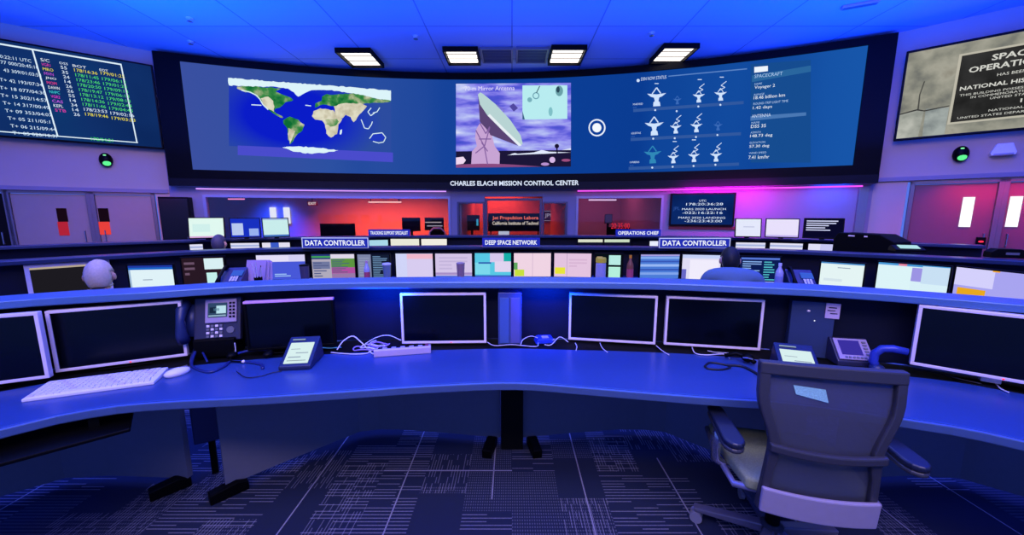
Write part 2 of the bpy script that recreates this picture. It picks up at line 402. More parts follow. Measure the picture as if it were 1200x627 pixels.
def textW(mb, crop, st, xl, xr, yc, hpx, m, o, bold=False):
    sc, x0, y0 = crop; a, z1 = hit_curve(x0+xl/sc, y0+(yc-hpx/2)/sc, o); _, z0 = hit_curve(x0+xl/sc, y0+(yc+hpx/2)/sc, o); c, _ = hit_curve(x0+xr/sc, y0+yc/sc, o)
    mb.text(st, Wf(o), a, c, z0, z1, m, bold)
# ---- lettering under the screen
cr6 = (6, 500, 200); tx = MB(); textW(tx, cr6, 'CHARLES ELACHI MISSION CONTROL CENTER', 162, 1084, 89, 34, E('dfeaff'), OF+.056, True); tx.build('lettering', band)
# ---- world map
C1 = (5, 240, 80)
wm = MB()
cx_, cz_ = hit_curve(240+560/5, 80+300/5)
def map_mat():
    m = bpy.data.materials.new('map_ocean'); m.use_nodes = True; nt = m.node_tree; nt.nodes.clear(); N = nt.nodes.new; L = nt.links.new
    o = N('ShaderNodeOutputMaterial'); e = N('ShaderNodeEmission'); g = N('ShaderNodeNewGeometry'); mp = N('ShaderNodeMapping'); mp.vector_type = 'POINT'
    mp.inputs['Location'].default_value = (-cx_/1.75, 0, -cz_/1.05); mp.inputs['Scale'].default_value = (1/1.75, 0, 1/1.05)
    L(g.outputs['Position'], mp.inputs[0]); gr = N('ShaderNodeTexGradient'); gr.gradient_type = 'SPHERICAL'; L(mp.outputs[0], gr.inputs[0])
    r = N('ShaderNodeValToRGB'); el = r.color_ramp.elements; el[0].position = 0; el[0].color = lin('2c4ca0'); el[1].position = .5; el[1].color = lin('0a1cc8')
    L(gr.outputs['Fac'], r.inputs[0]); L(r.outputs[0], e.inputs[0]); L(e.outputs[0], o.inputs[0]); return m
def rectW(mb, crop, x0, x1, pts_y, m, o, nx=10):
    """strip following the wall between crop x0..x1; y given at left and right as (top_l, top_r, bot_l, bot_r)"""
    tl, tr, bl, br = pts_y; top = [(x0+(x1-x0)*i/nx, tl+(tr-tl)*i/nx) for i in range(nx+1)]; bot = [(x0+(x1-x0)*i/nx, bl+(br-bl)*i/nx) for i in range(nx+1)]
    sc, ox, oy = crop
    for i in range(nx):
        q = [hit_curve(ox+a/sc, oy+b_/sc, o) for a, b_ in (bot[i], bot[i+1], top[i+1], top[i])]; mb.add([Wf(o)(*p) for p in q], [(0, 1, 2, 3)], m)
ocean = map_mat()
rectW(wm, C1, 118, 1085, (60, 132, 455, 498), ocean, O1, 12)
green = Enoise('map_land', [(.34, '0c6c34'), (.48, '3c8c48'), (.6, '9cac80'), (.7, 'd0d0b4')], (1, 1, 1), 5, 6); tan = Enoise('map_desert', [(.3, 'c0b89c'), (.6, 'e0dcc4')], (1, 1, 1), 8, 3); ice = E('dcf4fa')
O2 = O1+.008; O3 = O2+.008; O4 = O3+.008
polyW(wm, C1, coast([(113, 55), (600, 92), (1083, 130), (1083, 190), (1000, 178), (880, 152), (760, 132), (700, 128), (610, 128), (560, 150), (530, 166), (505, 140), (470, 118), (400, 108), (250, 106), (118, 99)]), ice, O2)
polyW(wm, C1, coast([(165, 118), (165, 106), (230, 104), (300, 108), (360, 110), (430, 118), (395, 135), (430, 150), (470, 165), (500, 186), (455, 198), (440, 215), (420, 230), (395, 236), (385, 250), (400, 264), (435, 280), (440, 290), (412, 282), (385, 266), (350, 240), (320, 215), (300, 180), (262, 150), (200, 133)]), green, O3)
polyW(wm, C1, coast([(305, 175), (350, 165), (380, 190), (388, 225), (385, 255), (360, 242), (322, 214)]), tan, O4)
lineW(wm, C1, [(190, 128), (240, 138), (280, 158), (300, 180), (318, 212), (350, 242)], .02, ice, O4+.008)
polyW(wm, C1, coast([(440, 305), (480, 282), (530, 300), (568, 330), (555, 365), (520, 392), (500, 428), (480, 446), (468, 400), (466, 355), (442, 325)]), green, O3)
polyW(wm, C1, coast([(470, 350), (512, 368), (498, 400), (480, 442), (470, 400)]), tan, O4)
polyW(wm, C1, coast([(612, 280), (622, 250), (660, 234), (740, 246), (758, 276), (792, 298), (770, 330), (762, 385), (725, 406), (698, 382), (690, 330), (672, 306), (630, 300)]), tan, O3)
polyW(wm, C1, coast([(690, 302), (760, 296), (772, 312), (758, 332), (722, 342), (694, 328)]), green, O4)
polyW(wm, C1, coast([(780, 362), (791, 358), (786, 388), (776, 386)]), ice, O4)
polyW(wm, C1, coast([(630, 230), (632, 205), (670, 190), (672, 165), (700, 150), (740, 155), (780, 150), (860, 146), (1000, 178), (1083, 190), (1078, 196), (1000, 202), (900, 208), (820, 225), (740, 222), (700, 214), (660, 216)]), green, O3)
polyW(wm, C1, coast([(742, 222), (800, 205), (905, 205), (940, 222), (905, 262), (882, 288), (860, 316), (842, 285), (812, 272), (795, 292), (770, 296), (748, 258)]), tan, O4)
for ln in ([(905, 300), (925, 350), (948, 355), (966, 330), (972, 312)], [(965, 232), (945, 255), (962, 278), (985, 262)], [(1016, 230), (1000, 255), (975, 262)],
           [(955, 412), (975, 384), (1030, 378), (1052, 405), (1040, 430)], [(975, 428), (1010, 438), (1040, 432)], [(572, 216), (606, 220)], [(250, 213), (310, 216)]):
    lineW(wm, C1, ln, .018, ice, O4)
polyW(wm, C1, coast([(955, 415), (972, 388), (1030, 382), (1048, 405), (1032, 425), (985, 428)]), E('2038c0'), O3)
polyW(wm, C1, coast([(435, 462), (520, 458), (620, 462), (770, 480), (700, 494), (600, 500), (500, 488)]), ice, O4)
rectW(wm, C1, 170, 1095, (452, 494, 508, 550), E('4a4ccc'), O2, 12)
wm.build('world_map', disp)
# ---- antenna photograph
C2 = (4.825, 520, 80)
ph = MB()
sky = Enoise('photo_evening_sky', [(.28, '3c4cc8'), (.42, '5a5ad8'), (.5, '8a84ec'), (.62, 'b0b8f4'), (.75, 'e4e8fc')], (.35, .35, 1.5), 3.2, 5)
rectW(ph, C2, 68, 728, (88, 82, 478, 470), sky, O1, 4)
rectW(ph, C2, 68, 728, (470, 462, 562, 556), E('1c1638'), O2, 4)
polyW(ph, C2, [(350, 492), (430, 474), (470, 478), (560, 462), (640, 470), (728, 452), (728, 476), (640, 486), (560, 484)], E('e4ecff'), O2)
for q in ([(68, 545), (250, 538), (400, 545), (560, 556), (300, 560), (68, 562)], ): polyW(ph, C2, q, E('8a4a80'), O3)
polyW(ph, C2, [(68, 505), (110, 500), (125, 520), (110, 540), (68, 545)], E('f0d8f0'), O3)
def disc(mb, crop, x, y, r, m, o, n=14, ry=None): polyW(mb, crop, [(x+r*math.cos(2*math.pi*i/n), y+(ry or r)*math.sin(2*math.pi*i/n)) for i in range(n)], m, o)
disc(ph, C2, 622, 518, 17, E('d8b8e8'), O4); disc(ph, C2, 700, 520, 26, E('a05080'), O3, ry=8); disc(ph, C2, 580, 542, 24, E('b890d0'), O3, ry=9)
polyW(ph, C2, [(155, 545), (160, 470), (188, 440), (178, 395), (182, 350), (205, 310), (262, 330), (280, 400), (290, 440), (320, 480), (318, 545)], E('c8a4d4'), O3)
polyW(ph, C2, [(195, 150), (205, 300), (250, 372), (330, 402), (425, 438), (335, 352), (250, 268), (205, 200)], E('5a4474'), O3)
polyW(ph, C2, [(194, 148), (208, 136), (228, 148), (292, 200), (380, 292), (440, 380), (452, 428), (430, 440), (335, 352), (250, 268), (206, 205)], E('b8d4d4'), O4)
polyW(ph, C2, [(250, 268), (335, 352), (430, 440), (446, 436), (345, 340), (262, 258)], E('e8f0f4'), O4+.006)
for ln in ([(182, 350), (230, 440), (250, 545)], [(262, 335), (232, 440), (180, 480)], [(200, 400), (270, 400)], [(205, 310), (240, 370), (262, 330)], [(215, 420), (250, 470)]): lineW(ph, C2, ln, .025, E('8460a0'), O4+.004)
lineW(ph, C2, [(300, 205), (345, 238), (330, 262)], .015, E('8078c0'), O4); polyW(ph, C2, [(375, 215), (398, 198), (425, 225), (400, 245)], E('5048a0'), O4)
rectW(ph, C2, 450, 708, (97, 96, 290, 286), E('b8ecf0'), O3, 3); polyW(ph, C2, [(450, 240), (450, 290), (464, 290)], E('3c6488'), O4)
lineW(ph, C2, [(550, 100), (525, 150)], .02, E('305060'), O4); disc(ph, C2, 528, 155, 20, E('6aa0b0'), O4); disc(ph, C2, 528, 155, 14, E('b8ecf0'), O4+.004)
disc(ph, C2, 492, 178, 14, E('78b0bc'), O4); disc(ph, C2, 662, 128, 22, E('6aa0a8'), O4, ry=30); disc(ph, C2, 655, 120, 10, E('284858'), O4+.004, ry=18); disc(ph, C2, 612, 245, 12, E('80c0c8'), O4, ry=26)
lineW(ph, C2, [(650, 480), (648, 445)], .03, E('181230'), O4); disc(ph, C2, 648, 440, 13, E('181230'), O4)
textW(ph, C2, '70-m Mirror Antenna', 118, 405, 114, 24, E('e8e4ff'), O4)
ph.build('antenna_photograph', disp)
# ---- round button
rb = MB(); disc(rb, C2, 878, 336, 49, E('e8f2ff'), O1, 28); disc(rb, C2, 878, 336, 41, E('0c3f98'), O2, 28); disc(rb, C2, 878, 336, 26, E('f4faff'), O3, 24); rb.build('round_icon', disp)
# ---- tracking chart of dishes
C3 = (4.18, 720, 60)
tr = MB(); wt = E('cfe4ff'); faint = E('3a6ab8'); teal = E('3088b8')
def dish(x, y, s, m, zig):
    P = lambda pts: [(x+a*s, y+b_*s) for a, b_ in pts]
    polyW(tr, C3, P([(-1.05, -.38), (-.5, -.34), (0, -.3), (.5, -.38), (1.05, -.46), (.6, -.1), (.25, .04), (-.25, .06), (-.65, -.06)]), m, O2)
    polyW(tr, C3, P([(-.3, .0), (.3, -.02), (.2, .4), (.36, .55), (.42, .95), (-.38, 1.0), (-.36, .58), (-.2, .42)]), m, O2)
    lineW(tr, C3, P([(-.5, -.36), (0, -1.05), (.45, -.42)]), .022 if s > 30 else .012, m, O2)
    if zig: lineW(tr, C3, P([(-.2, -.7), (.75, -1.2), (.1, -1.5), (1.0, -2.2)] if s < 40 else []), .014, m, O3)
for x, y, s, m, z in ((222, 225, 45, wt, 0), (325, 240, 20, faint, 0), (432, 222, 29, wt, 1), (541, 212, 30, wt, 1), (210, 368, 45, wt, 0), (317, 375, 28, wt, 1), (420, 368, 29, wt, 1), (528, 366, 22, faint, 0),
                      (202, 508, 42, teal, 0), (305, 522, 27, wt, 1), (408, 515, 28, wt, 1), (518, 512, 29, wt, 1)): dish(x, y, s, m, z)
bar = E('31589f')
for x0, x1, y0, y1 in ((105, 655, 290, 250), (92, 642, 432, 403), (82, 632, 574, 552)): rectW(tr, C3, x0, x1, (y0-7, y1-7, y0+8, y1+8), bar, O1, 5)
lineW(tr, C3, [(280, 122), (672, 85)], .02, E('5c86c8'), O1)
textW(tr, C3, 'DSN NOW STATUS', 145, 270, 136, 16, wt, O2); disc(tr, C3, 130, 143, 8, wt, O2)
for i, (x, y, t) in enumerate(((105, 260, 'MADRID'), (95, 402, 'GOLDSTONE'), (88, 544, 'CANBERRA'))):
    textW(tr, C3, t, x, x+48, y, 9, wt, O2); textW(tr, C3, 'ESP' if i == 0 else ('USA' if i == 1 else 'AUS'), x, x+18, y+16, 8, faint, O2)
for x, y in ((222, 158), (437, 138), (547, 126), (312, 442), (408, 434)): rectW(tr, C3, x-10, x+10, (y-2, y-2, y+2, y+2), wt, O2, 1)
for x, y in ((215, 288), (322, 293), (430, 270), (540, 262), (205, 428), (312, 426), (418, 420), (525, 410), (200, 570), (302, 566), (406, 562), (515, 556)): disc(tr, C3, x, y, 5, wt, O2, 8)
tr.build('tracking_chart', disp)
dt = MB(); rectW(dt, C3, 690, 990, (62, 40, 545, 545), E('164c90'), O1, 3)
rectW(dt, C3, 698, 992, (118, 68, 150, 98), E('2a669e'), O2, 3); rectW(dt, C3, 690, 968, (318, 298, 340, 314), E('4a78b4'), O2, 3)
rectW(dt, C3, 710, 778, (76, 70, 104, 96), E('eef6ff'), O3, 1)
for t, x0, x1, y, hh, c in (('SPACECRAFT', 712, 850, 122, 17, 'a8c8f0'), ('NAME', 712, 748, 160, 9, 'a8c8f0'), ('Voyager 2', 712, 812, 178, 19, 'e8f4ff'), ('RANGE', 710, 760, 212, 9, 'a8c8f0'), ('18.46 billion km', 708, 862, 227, 16, 'e8f4ff'),
                            ('ROUND-TRIP LIGHT TIME', 706, 878, 257, 11, 'a8c8f0'), ('1.42 days', 704, 798, 279, 18, 'e8f4ff'), ('ANTENNA', 698, 792, 318, 15, 'c8dcf8'), ('NAME', 696, 736, 350, 9, 'a8c8f0'), ('DSS 35', 694, 768, 368, 16, 'e8f4ff'),
                            ('AZIMUTH', 692, 742, 398, 9, 'a8c8f0'), ('148.73 deg', 690, 800, 417, 18, 'e8f4ff'), ('ELEVATION', 688, 764, 448, 9, 'a8c8f0'), ('57.30 deg', 686, 784, 468, 17, 'e8f4ff'), ('WIND SPEED', 684, 770, 499, 9, 'a8c8f0'), ('7.41 km/hr', 682, 784, 520, 17, 'e8f4ff')):
    textW(dt, C3, t, x0, x1, y, hh, E(c), O3)
dt.build('data_readout', disp)

# ================================================================== SIDE WALL DISPLAYS
tl = R(6)
LD = Plane((-7.05+.62*.2, 7.85-.783*.2), (1.2727, 1.011), 2.76, tl); RD = Plane((6.75-.665*.2, 7.1-.747*.2), (1.136, -1.011), 2.75, tl)
e = thing('wall_display', 'tilted wall screen left of the video wall listing coloured track times', 'display'); e.matrix_world = LD.M
f = MB(); f.box(-2.9, .03, -.01, .05, -.03, 1.5, black); f.build('screen_frame', e, bevel=.01)
f = MB(); f.box(-2.87, 0, -.016, -.01, 0, 1.47, Enoise('left_screen_bg', [(.3, '0a2458'), (.6, '10306a'), (.8, '0a3c70')], (1, 1, 1), .8, 2)); scr = f.build('display_panel', e)
g = MB(); y_ = -.022
def LF(x, z): return Vector((x, y_, z))
wl = E('dff2ff')
def hl(px, py): return LD.hit(px, py)
g.rect(LF, -2.86, -.388, 1.4, 1.425, wl); g.rect(LF, -2.86, -.33, .05, .066, wl); g.flat(LF, [(-.352, .05), (-.334, .05), (-.388, 1.42), (-.406, 1.42)], wl); g.flat(LF, [(-1.345, .05), (-1.327, .05), (-1.418, 1.42), (-1.436, 1.42)], wl)
C4 = (3.92, 0, 30)
def TL(st, xl, xr, yc, hp, c, x0=None):
    a, z = hl(xl/3.92, 30+yc/3.92); q, _ = hl(xr/3.92, 30+yc/3.92); _, z1 = hl(xl/3.92, 30+(yc-hp/2)/3.92); _, z0 = hl(xl/3.92, 30+(yc+hp/2)/3.92)
    g.text(st, LF, a, q, z0, z1, E(c), False)
left = [('178/20:22:11 UTC', -60, 148, 132), ('77 000/20:45:10', 5, 182, 168), ('43 309/01:03:53', 18, 195, 205), ('T+ 42 193/07:34', 0, 200, 248), ('T+ 18 077/04:30', 0, 215, 285), ('T+ 15 302/14:57', 5, 222, 320), ('T+ 14 317/00:49', 15, 232, 355),
        ('T+ 09 353/04:07', 25, 245, 390), ('T+ 05 211/05:11', 38, 252, 425), ('T+ 06 215/09:44', 50, 264, 460), ('T+ 05 020/10:37', 60, 276, 492)]
for t, a, c, y in left: TL(t, a, c-9, y, 15, 'cfe8ff')
TL('S/C', 188, 228, 157, 14, 'e8f4ff'); 
names = [('VGR1', 'e040b0'), ('MRO', 'f0e040'), ('MVN', 'c050e0'), ('JNO', 'e8f4ff'), ('MOM', 'f04090'), ('DAWN', 'e8f4ff'), ('NHPC', '40d8e0'), ('VGR2', 'e040d0'), ('CAS', 'c860f0'), ('KEPL', 'e8f4ff'), ('STB', 'e040b0')]
for i, (n_, c) in enumerate(names):
    x = 192+i*6.2; y = 178+i*21; TL(n_, x, x+40+(i*7) % 12, y, 13, c)
    TL(random.choice(['14', '26', '35', '34', '65', '55', '24', '43']), 280+i*6, 308+i*6, 192+i*21.5, 14, 'd8ecff')
TL('DSS', 275, 312, 172, 10, 'd8ecff'); TL('BOT', 335, 396, 184, 11, 'e8f4ff'); TL('EOT', 458, 496, 203, 10, 'e8f4ff')
for i in range(10):
    c = 'e8e040' if i in (0, 9) else ('d8ecff' if i == 8 else '50e070'); x = 342+i*5.6; y = 204+i*22.5
    TL('178/%02d:%02d' % (random.randint(10, 23), random.randint(10, 59)), x, x+104, y, 14, c)
    TL('179/%02d:%02d' % (random.randint(0, 9), random.randint(10, 59)), x+122, x+228, y+18 if i else y+14, 14, c)
TL('178/04:21', 420, 518, 520, 15, '40e060')
g.build('track_schedule', scr)
# ---- plaque picture on the right wall
e = thing('wall_display', 'tilted wall screen right of the video wall picturing a bronze landmark plaque', 'display'); e.matrix_world = RD.M
f = MB(); f.box(.13, 2.95, -.01, .05, -.02, 1.42, black); f.build('screen_frame', e, bevel=.01)
stone = Enoise('stone_picture', [(.3, '6a6c68'), (.45, '8c8c80'), (.6, 'a4a294'), (.75, '8a8678')], (1, 1, 1), 3.2, 8)
f = MB(); f.box(.16, 2.92, -.016, -.01, .02, 1.38, stone); scr = f.build('display_panel', e)
g = MB()
def RF(o): return lambda x, z: Vector((x, -.016-o, z))
g.flat(RF(.003), [(.16, .02), (.42, .02), (.44, .42), (.36, .48), (.16, .42)], Enoise('stone_light', [(.3, '90948c'), (.6, 'b8bab0')], (1, 1, 1), 5, 6))
g.flat(RF(.003), [(.47, .02), (.72, .02), (.72, .44), (.46, .46)], Enoise('stone_light2', [(.3, '7c8484'), (.6, 'a4aca8')], (1, 1, 1), 5, 6))
g.flat(RF(.004), [(.16, .43), (.36, .475), (.44, .44), (.72, .47), (.72, .455), (.45, .42), (.36, .45), (.16, .41)], E('3c3c3c'))
g.flat(RF(.004), [(.36, .47), (.38, .47), (.37, .7), (.4, .9), (.385, .9), (.355, .7)], E('4c4c48'))
px0, px1 = .73, 2.33
g.rect(RF(.006), px0, px1, .17, 1.22, E('bcb8a8')); g.rect(RF(.009), px0+.03, px1-.03, .2, 1.19, Enoise('plaque_bronze', [(.3, '1c1c1c'), (.7, '343434')], (1, 1, 1), 3, 4))
cxp = (px0+px1)/2; tw = E('d4d4cc')
for t, w, z, hh in (('SPACE FLIGHT', .92, 1.09, .085), ('OPERATIONS FACILITY', 1.34, .96, .085), ('HAS BEEN DESIGNATED A', .75, .83, .04), ('NATIONAL HISTORIC LANDMARK', 1.46, .7, .06), ('THIS BUILDING POSSESSES NATIONAL SIGNIFICANCE', 1.44, .6, .032),
                    ('IN COMMEMORATING THE HISTORY OF THE', 1.2, .55, .032), ('UNITED STATES OF AMERICA', .8, .5, .032), ('1985', .2, .415, .055), ('NATIONAL PARK SERVICE', .78, .32, .032), ('UNITED STATES DEPARTMENT OF THE INTERIOR', 1.4, .255, .032)):
    g.text(t, RF(.012), cxp-w/2, cxp+w/2, z-hh/2, z+hh/2, tw, hh > .05)
g.build('plaque_picture', scr)

# ================================================================== WALL FITTINGS
def wall_lamp(P, px, py, label):
    u_, z_ = P.hit(px, py); p = P.O+P.X*u_+P.Z*z_; e = thing('wall_lamp', label, 'lamp'); e.matrix_world = Matrix.Translation(p) @ P.M.to_3x3().to_4x4()
    m = MB(); m.ball((0, -.06, 0), (.095, .1, .13), black, 20, 12); m.lathe([(.05, 0), (.05, .05)], black, 14, M=Matrix.Rotation(R(90), 4, 'X')); m.build('housing', e, smooth=True)
    m = MB(); m.ball((.01, -.105, -.055), (.06, .062, .055), E('58e088', 1.3), 16, 8); m.build('green_lens', e, smooth=True)
    m = MB(); m.ball((.0, -.11, .08), (.03, .04, .018), E('80f0a0', 1.2), 12, 6); m.build('glow_spot', e, smooth=True)  # highlight on the dome, put in as a small glowing spot
wall_lamp(LP, 125, 188, 'black wall lamp glowing green above the grey double doors')
wall_lamp(RP, 1125, 181, 'black wall lamp glowing green above the red-lit double doors')
u_, z_ = RP.hit(1174, 176); p = RP.O+RP.X*u_; e = thing('emergency_light', 'white wedge-shaped emergency light on the wall beside the green lamp', 'light fitting'); e.matrix_world = Matrix.Translation((p.x, p.y, z_)) @ RP.M.to_3x3().to_4x4()
m = MB(); m.prism([(-.12, -.09), (.12, -.09), (.13, -.05), (.08, .09), (-.08, .09), (-.13, -.05)], -.14, -.004, mat('fitting_white', 'fdf6f4', .5)); m.build('housing', e, bevel=.01)
m = MB(); m.box(-.1, .1, -.145, -.138, -.085, -.06, mat('diffuser_grey', 'b8b4c4', .3)); m.build('diffuser', e)
# card reader with red light on the red-lit door wall
u_, z_ = RP.hit(1149, 283); p = RP.O+RP.X*u_; e = thing('card_reader', 'small card reader glowing red low on the red-lit door', 'card reader'); e.matrix_world = Matrix.Translation((p.x, p.y, z_)) @ RP.M.to_3x3().to_4x4()
m = MB(); m.box(-.05, .05, -.03, .03, -.07, .07, black); m.build('housing', e, bevel=.006)
m = MB(); m.ball((0, -.03, .0), (.03, .012, .015), E('ff3050', 1.5), 12, 6); m.build('glow_spot', e)
# info display on the curved wall
C7 = (5.223, 770, 220)
e = thing('information_display', 'flat dark blue wall screen of white clock lines on the magenta wall', 'display')
def CWb(o): return Wp(o)
ia, iz1 = hit_curve(788, 227, .1); ib, iz0 = hit_curve(862, 264, .1); iz1 = 1.86
m = MB(); m.cbox(ia, ib, iz0-.02, iz1+.04, .0, .09, black, 3); m.build('screen_frame', e)
m = MB(); m.rect(Wf(.093), ia+.03, ib-.03, iz0+.01, iz1+.01, Enoise('info_bg', [(.3, '06184c'), (.6, '0a2868'), (.8, '082060')], (1, 1, 1), 1.5, 2), 4); s_ = m.build('display_panel', e)
m = MB(); 
for t, a, c, y, hh in (('UTC', 268, 312, 80, 13), ('178:20:36:28', 188, 415, 101, 15), ('MARS 2020 LAUNCH', 162, 432, 131, 12), ('-022:16:22:16', 165, 412, 153, 15), ('MARS 2020 LANDING', 140, 428, 183, 12), ('-236:23:43:00', 178, 408, 203, 15)):
    textW(m, C7, t, a, c, y, hh, E('d8e8ff'), .1)
textW(m, C7, 'JPL', 108, 148, 130, 26, E('2c50a0'), .1)
m.build('clock_lines', s_)
m = MB(); m.cbox(ia, ib+.25, iz0-.1, iz0-.03, 0, .02, mat('red_glow_tint', 'a03040', .5), 2)  # reddish glow below the screen, put in as a coloured strip
tag(m.build('red_glow_strip'), 'narrow red strip painting a glow on the wall under the dark blue clock screen', 'rail')
# tall black cabinet in the left corner
a = aty(188, 235, 7.55); c = aty(216, 235, 7.75)
e = thing('equipment_cabinet', 'tall black equipment cabinet between the grey doors and the long window', 'cabinet', ((a.x+c.x)/2, 7.72, 0), R(25))
m = MB(); m.box(-.24, .24, -.12, .12, .04, 1.8, black_matte); m.build('body', e, bevel=.01)
m = MB(); m.box(-.22, .22, -.135, -.12, .08, 1.76, mat('cabinet_black', '08080f', .35)); d_ = m.build('door', e, bevel=.004)
m = MB(); m.box(.16, .18, -.155, -.135, .85, 1.0, chrome); m.build('handle', d_)
for sx in (-1, 1):
    m = MB(); m.box(sx*.2-.02, sx*.2+.02, -.1, .1, 0, .04, black); m.build('foot', e)

# ================================================================== CEILING FITTINGS
warm = E('fff4ec', 2.4)
def troffer(pxs, label):
    pts = [atz(*p, CZ) for p in pxs]; x0 = (pts[0].x+pts[3].x)/2; x1 = (pts[1].x+pts[2].x)/2; y0 = (pts[0].y+pts[1].y)/2; y1 = (pts[2].y+pts[3].y)/2
    e = thing('ceiling_light', label, 'ceiling light', ((x0+x1)/2, (y0+y1)/2, CZ), 0, 'lit ceiling lights'); w = (x1-x0)/2+.02; d = (y1-y0)/2
    m = MB(); 
    for q in ((-w-.03, w+.03, -d-.03, -d), (-w-.03, w+.03, d, d+.03), (-w-.03, -w, -d, d), (w, w+.03, -d, d)): m.box(*q, -.09, 0, black)
    m.build('frame', e)
    for k in range(3):
        m = MB(); a_ = -d+.03+k*(2*d-.0)/3; m.box(-w+.02, w-.02, a_, a_+(2*d)/3-.045, -.045, -.02, warm); m.build('lamp_panel', e)
    m = MB()
    for k in (1, 2): a_ = -d+k*2*d/3; m.box(-w, w, a_-.012, a_+.012, -.05, 0, black)
    m.build('louvre', e)
troffer([(399, 57), (432, 56), (446, 74), (412, 74)], 'lit ceiling light farthest left, above the world map')
troffer([(523, 55), (557, 55), (560, 71), (527, 71)], 'lit ceiling light just left of the pair of dark vents')
troffer([(649, 53), (684, 53), (678, 71), (645, 71)], 'lit ceiling light just right of the pair of dark vents')
troffer([(779, 51), (813, 51), (800, 69), (766, 69)], 'lit ceiling light farthest right, above the dish tracking chart')
for q, lb in (([(563, 54), (601, 54), (601, 72), (565, 72)], 'dark square ceiling vent beside the left central light'), ([(605, 54), (643, 54), (640, 72), (605, 72)], 'dark square ceiling vent beside the right central light')):
    pts = [atz(*p, CZ) for p in q]; cx, cy = sum(p.x for p in pts)/4, sum(p.y for p in pts)/4
    e = thing('ceiling_vent', lb, 'vent', (cx, cy, CZ), 0, 'dark ceiling vents'); m = MB()
    for r_ in ((-.31, .31, -.34, -.31), (-.31, .31, .31, .34), (-.31, -.28, -.31, .31), (.28, .31, -.31, .31)): m.box(*r_, -.05, 0, frame_grey)
    m.build('frame', e); m = MB(); m.box(-.28, .28, -.31, .31, -.01, 0, black); m.build('backing', e); m = MB()
    for k in range(11): m.box(-.28, .28, -.3+k*.058, -.27+k*.058, -.035, -.02, mat('vent_slat', '3a3e58', .5))
    m.build('slats', e)
for i, (px, py) in enumerate(((222, 21), (223, 48), (487, 42), (764, 38))):
    p = atz(px, py, CZ); e = thing('ceiling_sprinkler', ['small white ceiling sprinkler, nearest on the left', 'small white ceiling sprinkler near the corner of the video wall', 'small white ceiling sprinkler between the two left lights', 'small white ceiling sprinkler beside the rightmost light'][i], 'sprinkler', p, 0, 'ceiling sprinklers')
    m = MB(); m.lathe([(.05, 0), (.05, -.012), (.018, -.016), (.018, -.03)], white_plastic, 16); m.build('escutcheon', e)
    m = MB(); m.lathe([(.012, -.03), (.012, -.05), (.04, -.052), (.04, -.056), (.005, -.058)], chrome, 14); m.build('deflector', e)
p = atz(1008, 4, CZ); e = thing('ceiling_speaker', 'small pinkish fitting on the ceiling above the plaque screen', 'speaker', p, R(-25)); m = MB(); m.box(-.22, .22, -.05, .05, -.04, 0, mat('pink_fitting', 'c89ad0', .5)); m.build('housing', e, bevel=.01)
m = MB(); m.box(-.2, .2, -.035, .035, -.045, -.04, frame_grey); m.build('grille', e)
# LED strip under the screen frame
for a, c, lb, hx in ((xs(236), xs(524), 'thin pink glowing light strip above the long left window', 'c890f8'), (xs(676), xs(1004), 'thin magenta glowing light strip above the clock screen', 'f050f0')):
    e = thing('light_strip', lb, 'light strip'); m = MB(); m.cbox(a, c, 1.99, 2.01, .05, .14, frame_grey, 10); m.build('channel', e)
    m = MB(); m.cbox(a, c, 1.965, 1.99, .06, .13, E(hx, 1.3), 10); m.build('diffuser', e)
b = MB(); b.cbox(XL+.1, XR-.02, 2.01, 2.03, 0, .2, wall_paint, 20); struct(b.build('trim_5'))

# ================================================================== CONSOLE ROWS
def PL(pts, n=6): return cat_rom([Vector((a, b_)) for a, b_ in pts], n)
ledge1 = [p*.9625 for p in PL([(-3.7, .55), (-3.0, 1.15), (-2.32, 1.66), (-1.92, 1.83), (-1.42, 2.03), (-.83, 2.12), (0, 2.14), (.8, 2.1), (1.36, 1.98), (1.75, 1.86), (2.22, 1.6), (2.9, 1.1), (3.6, .5)])]
ledge2 = PL([(-5.3, 1.9), (-4.75, 2.5), (-4.15, 3.06), (-3.75, 3.45), (-3.05, 3.97), (-1.66, 4.29), (0, 4.4), (1.56, 4.29), (2.75, 3.97), (3.4, 3.62), (4.2, 3.05), (4.9, 2.4), (5.4, 1.8)])
ledge3 = PL([(-6.2, 4.1), (-5.6, 4.75), (-4.73, 5.42), (-3.58, 5.95), (-2.2, 6.32), (0, 6.48), (2.2, 6.32), (3.6, 5.87), (4.73, 5.3), (5.7, 4.5)])
def ledge_row(pl, lab, z=1.1, depth=.2, m_=None, panel_off=.17, zp=0):
    m = MB(); m.slab(pl, offset(pl, depth), z-.038, z, m_ or shelf_metal); tag(m.build('console_shelf', bevel=.006), lab+' raised blue-grey shelf curving along the top of the consoles', 'shelf')
    m = MB(); m.slab(offset(pl, panel_off-.03), offset(pl, panel_off), zp, z-.039, mat('console_back_navy', '0c1228', .6, spec=.2)); tag(m.build('console_back_panel'), lab+' dark curved back panel carrying the raised shelf', 'panel')
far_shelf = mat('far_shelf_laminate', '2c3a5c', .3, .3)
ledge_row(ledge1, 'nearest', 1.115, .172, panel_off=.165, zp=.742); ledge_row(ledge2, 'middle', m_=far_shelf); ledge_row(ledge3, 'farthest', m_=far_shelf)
front1 = PL([(-3.2, -.2), (-2.4, .62), (-1.82, 1.24), (-1.66, 1.37), (-1.46, 1.43), (-1.07, 1.475), (-.69, 1.53), (-.4, 1.575), (0, 1.61), (.3, 1.565), (.6, 1.51), (.9, 1.46), (1.1, 1.43), (1.46, 1.31), (1.74, 1.16), (2.3, .6), (3.0, -.2)], 5)
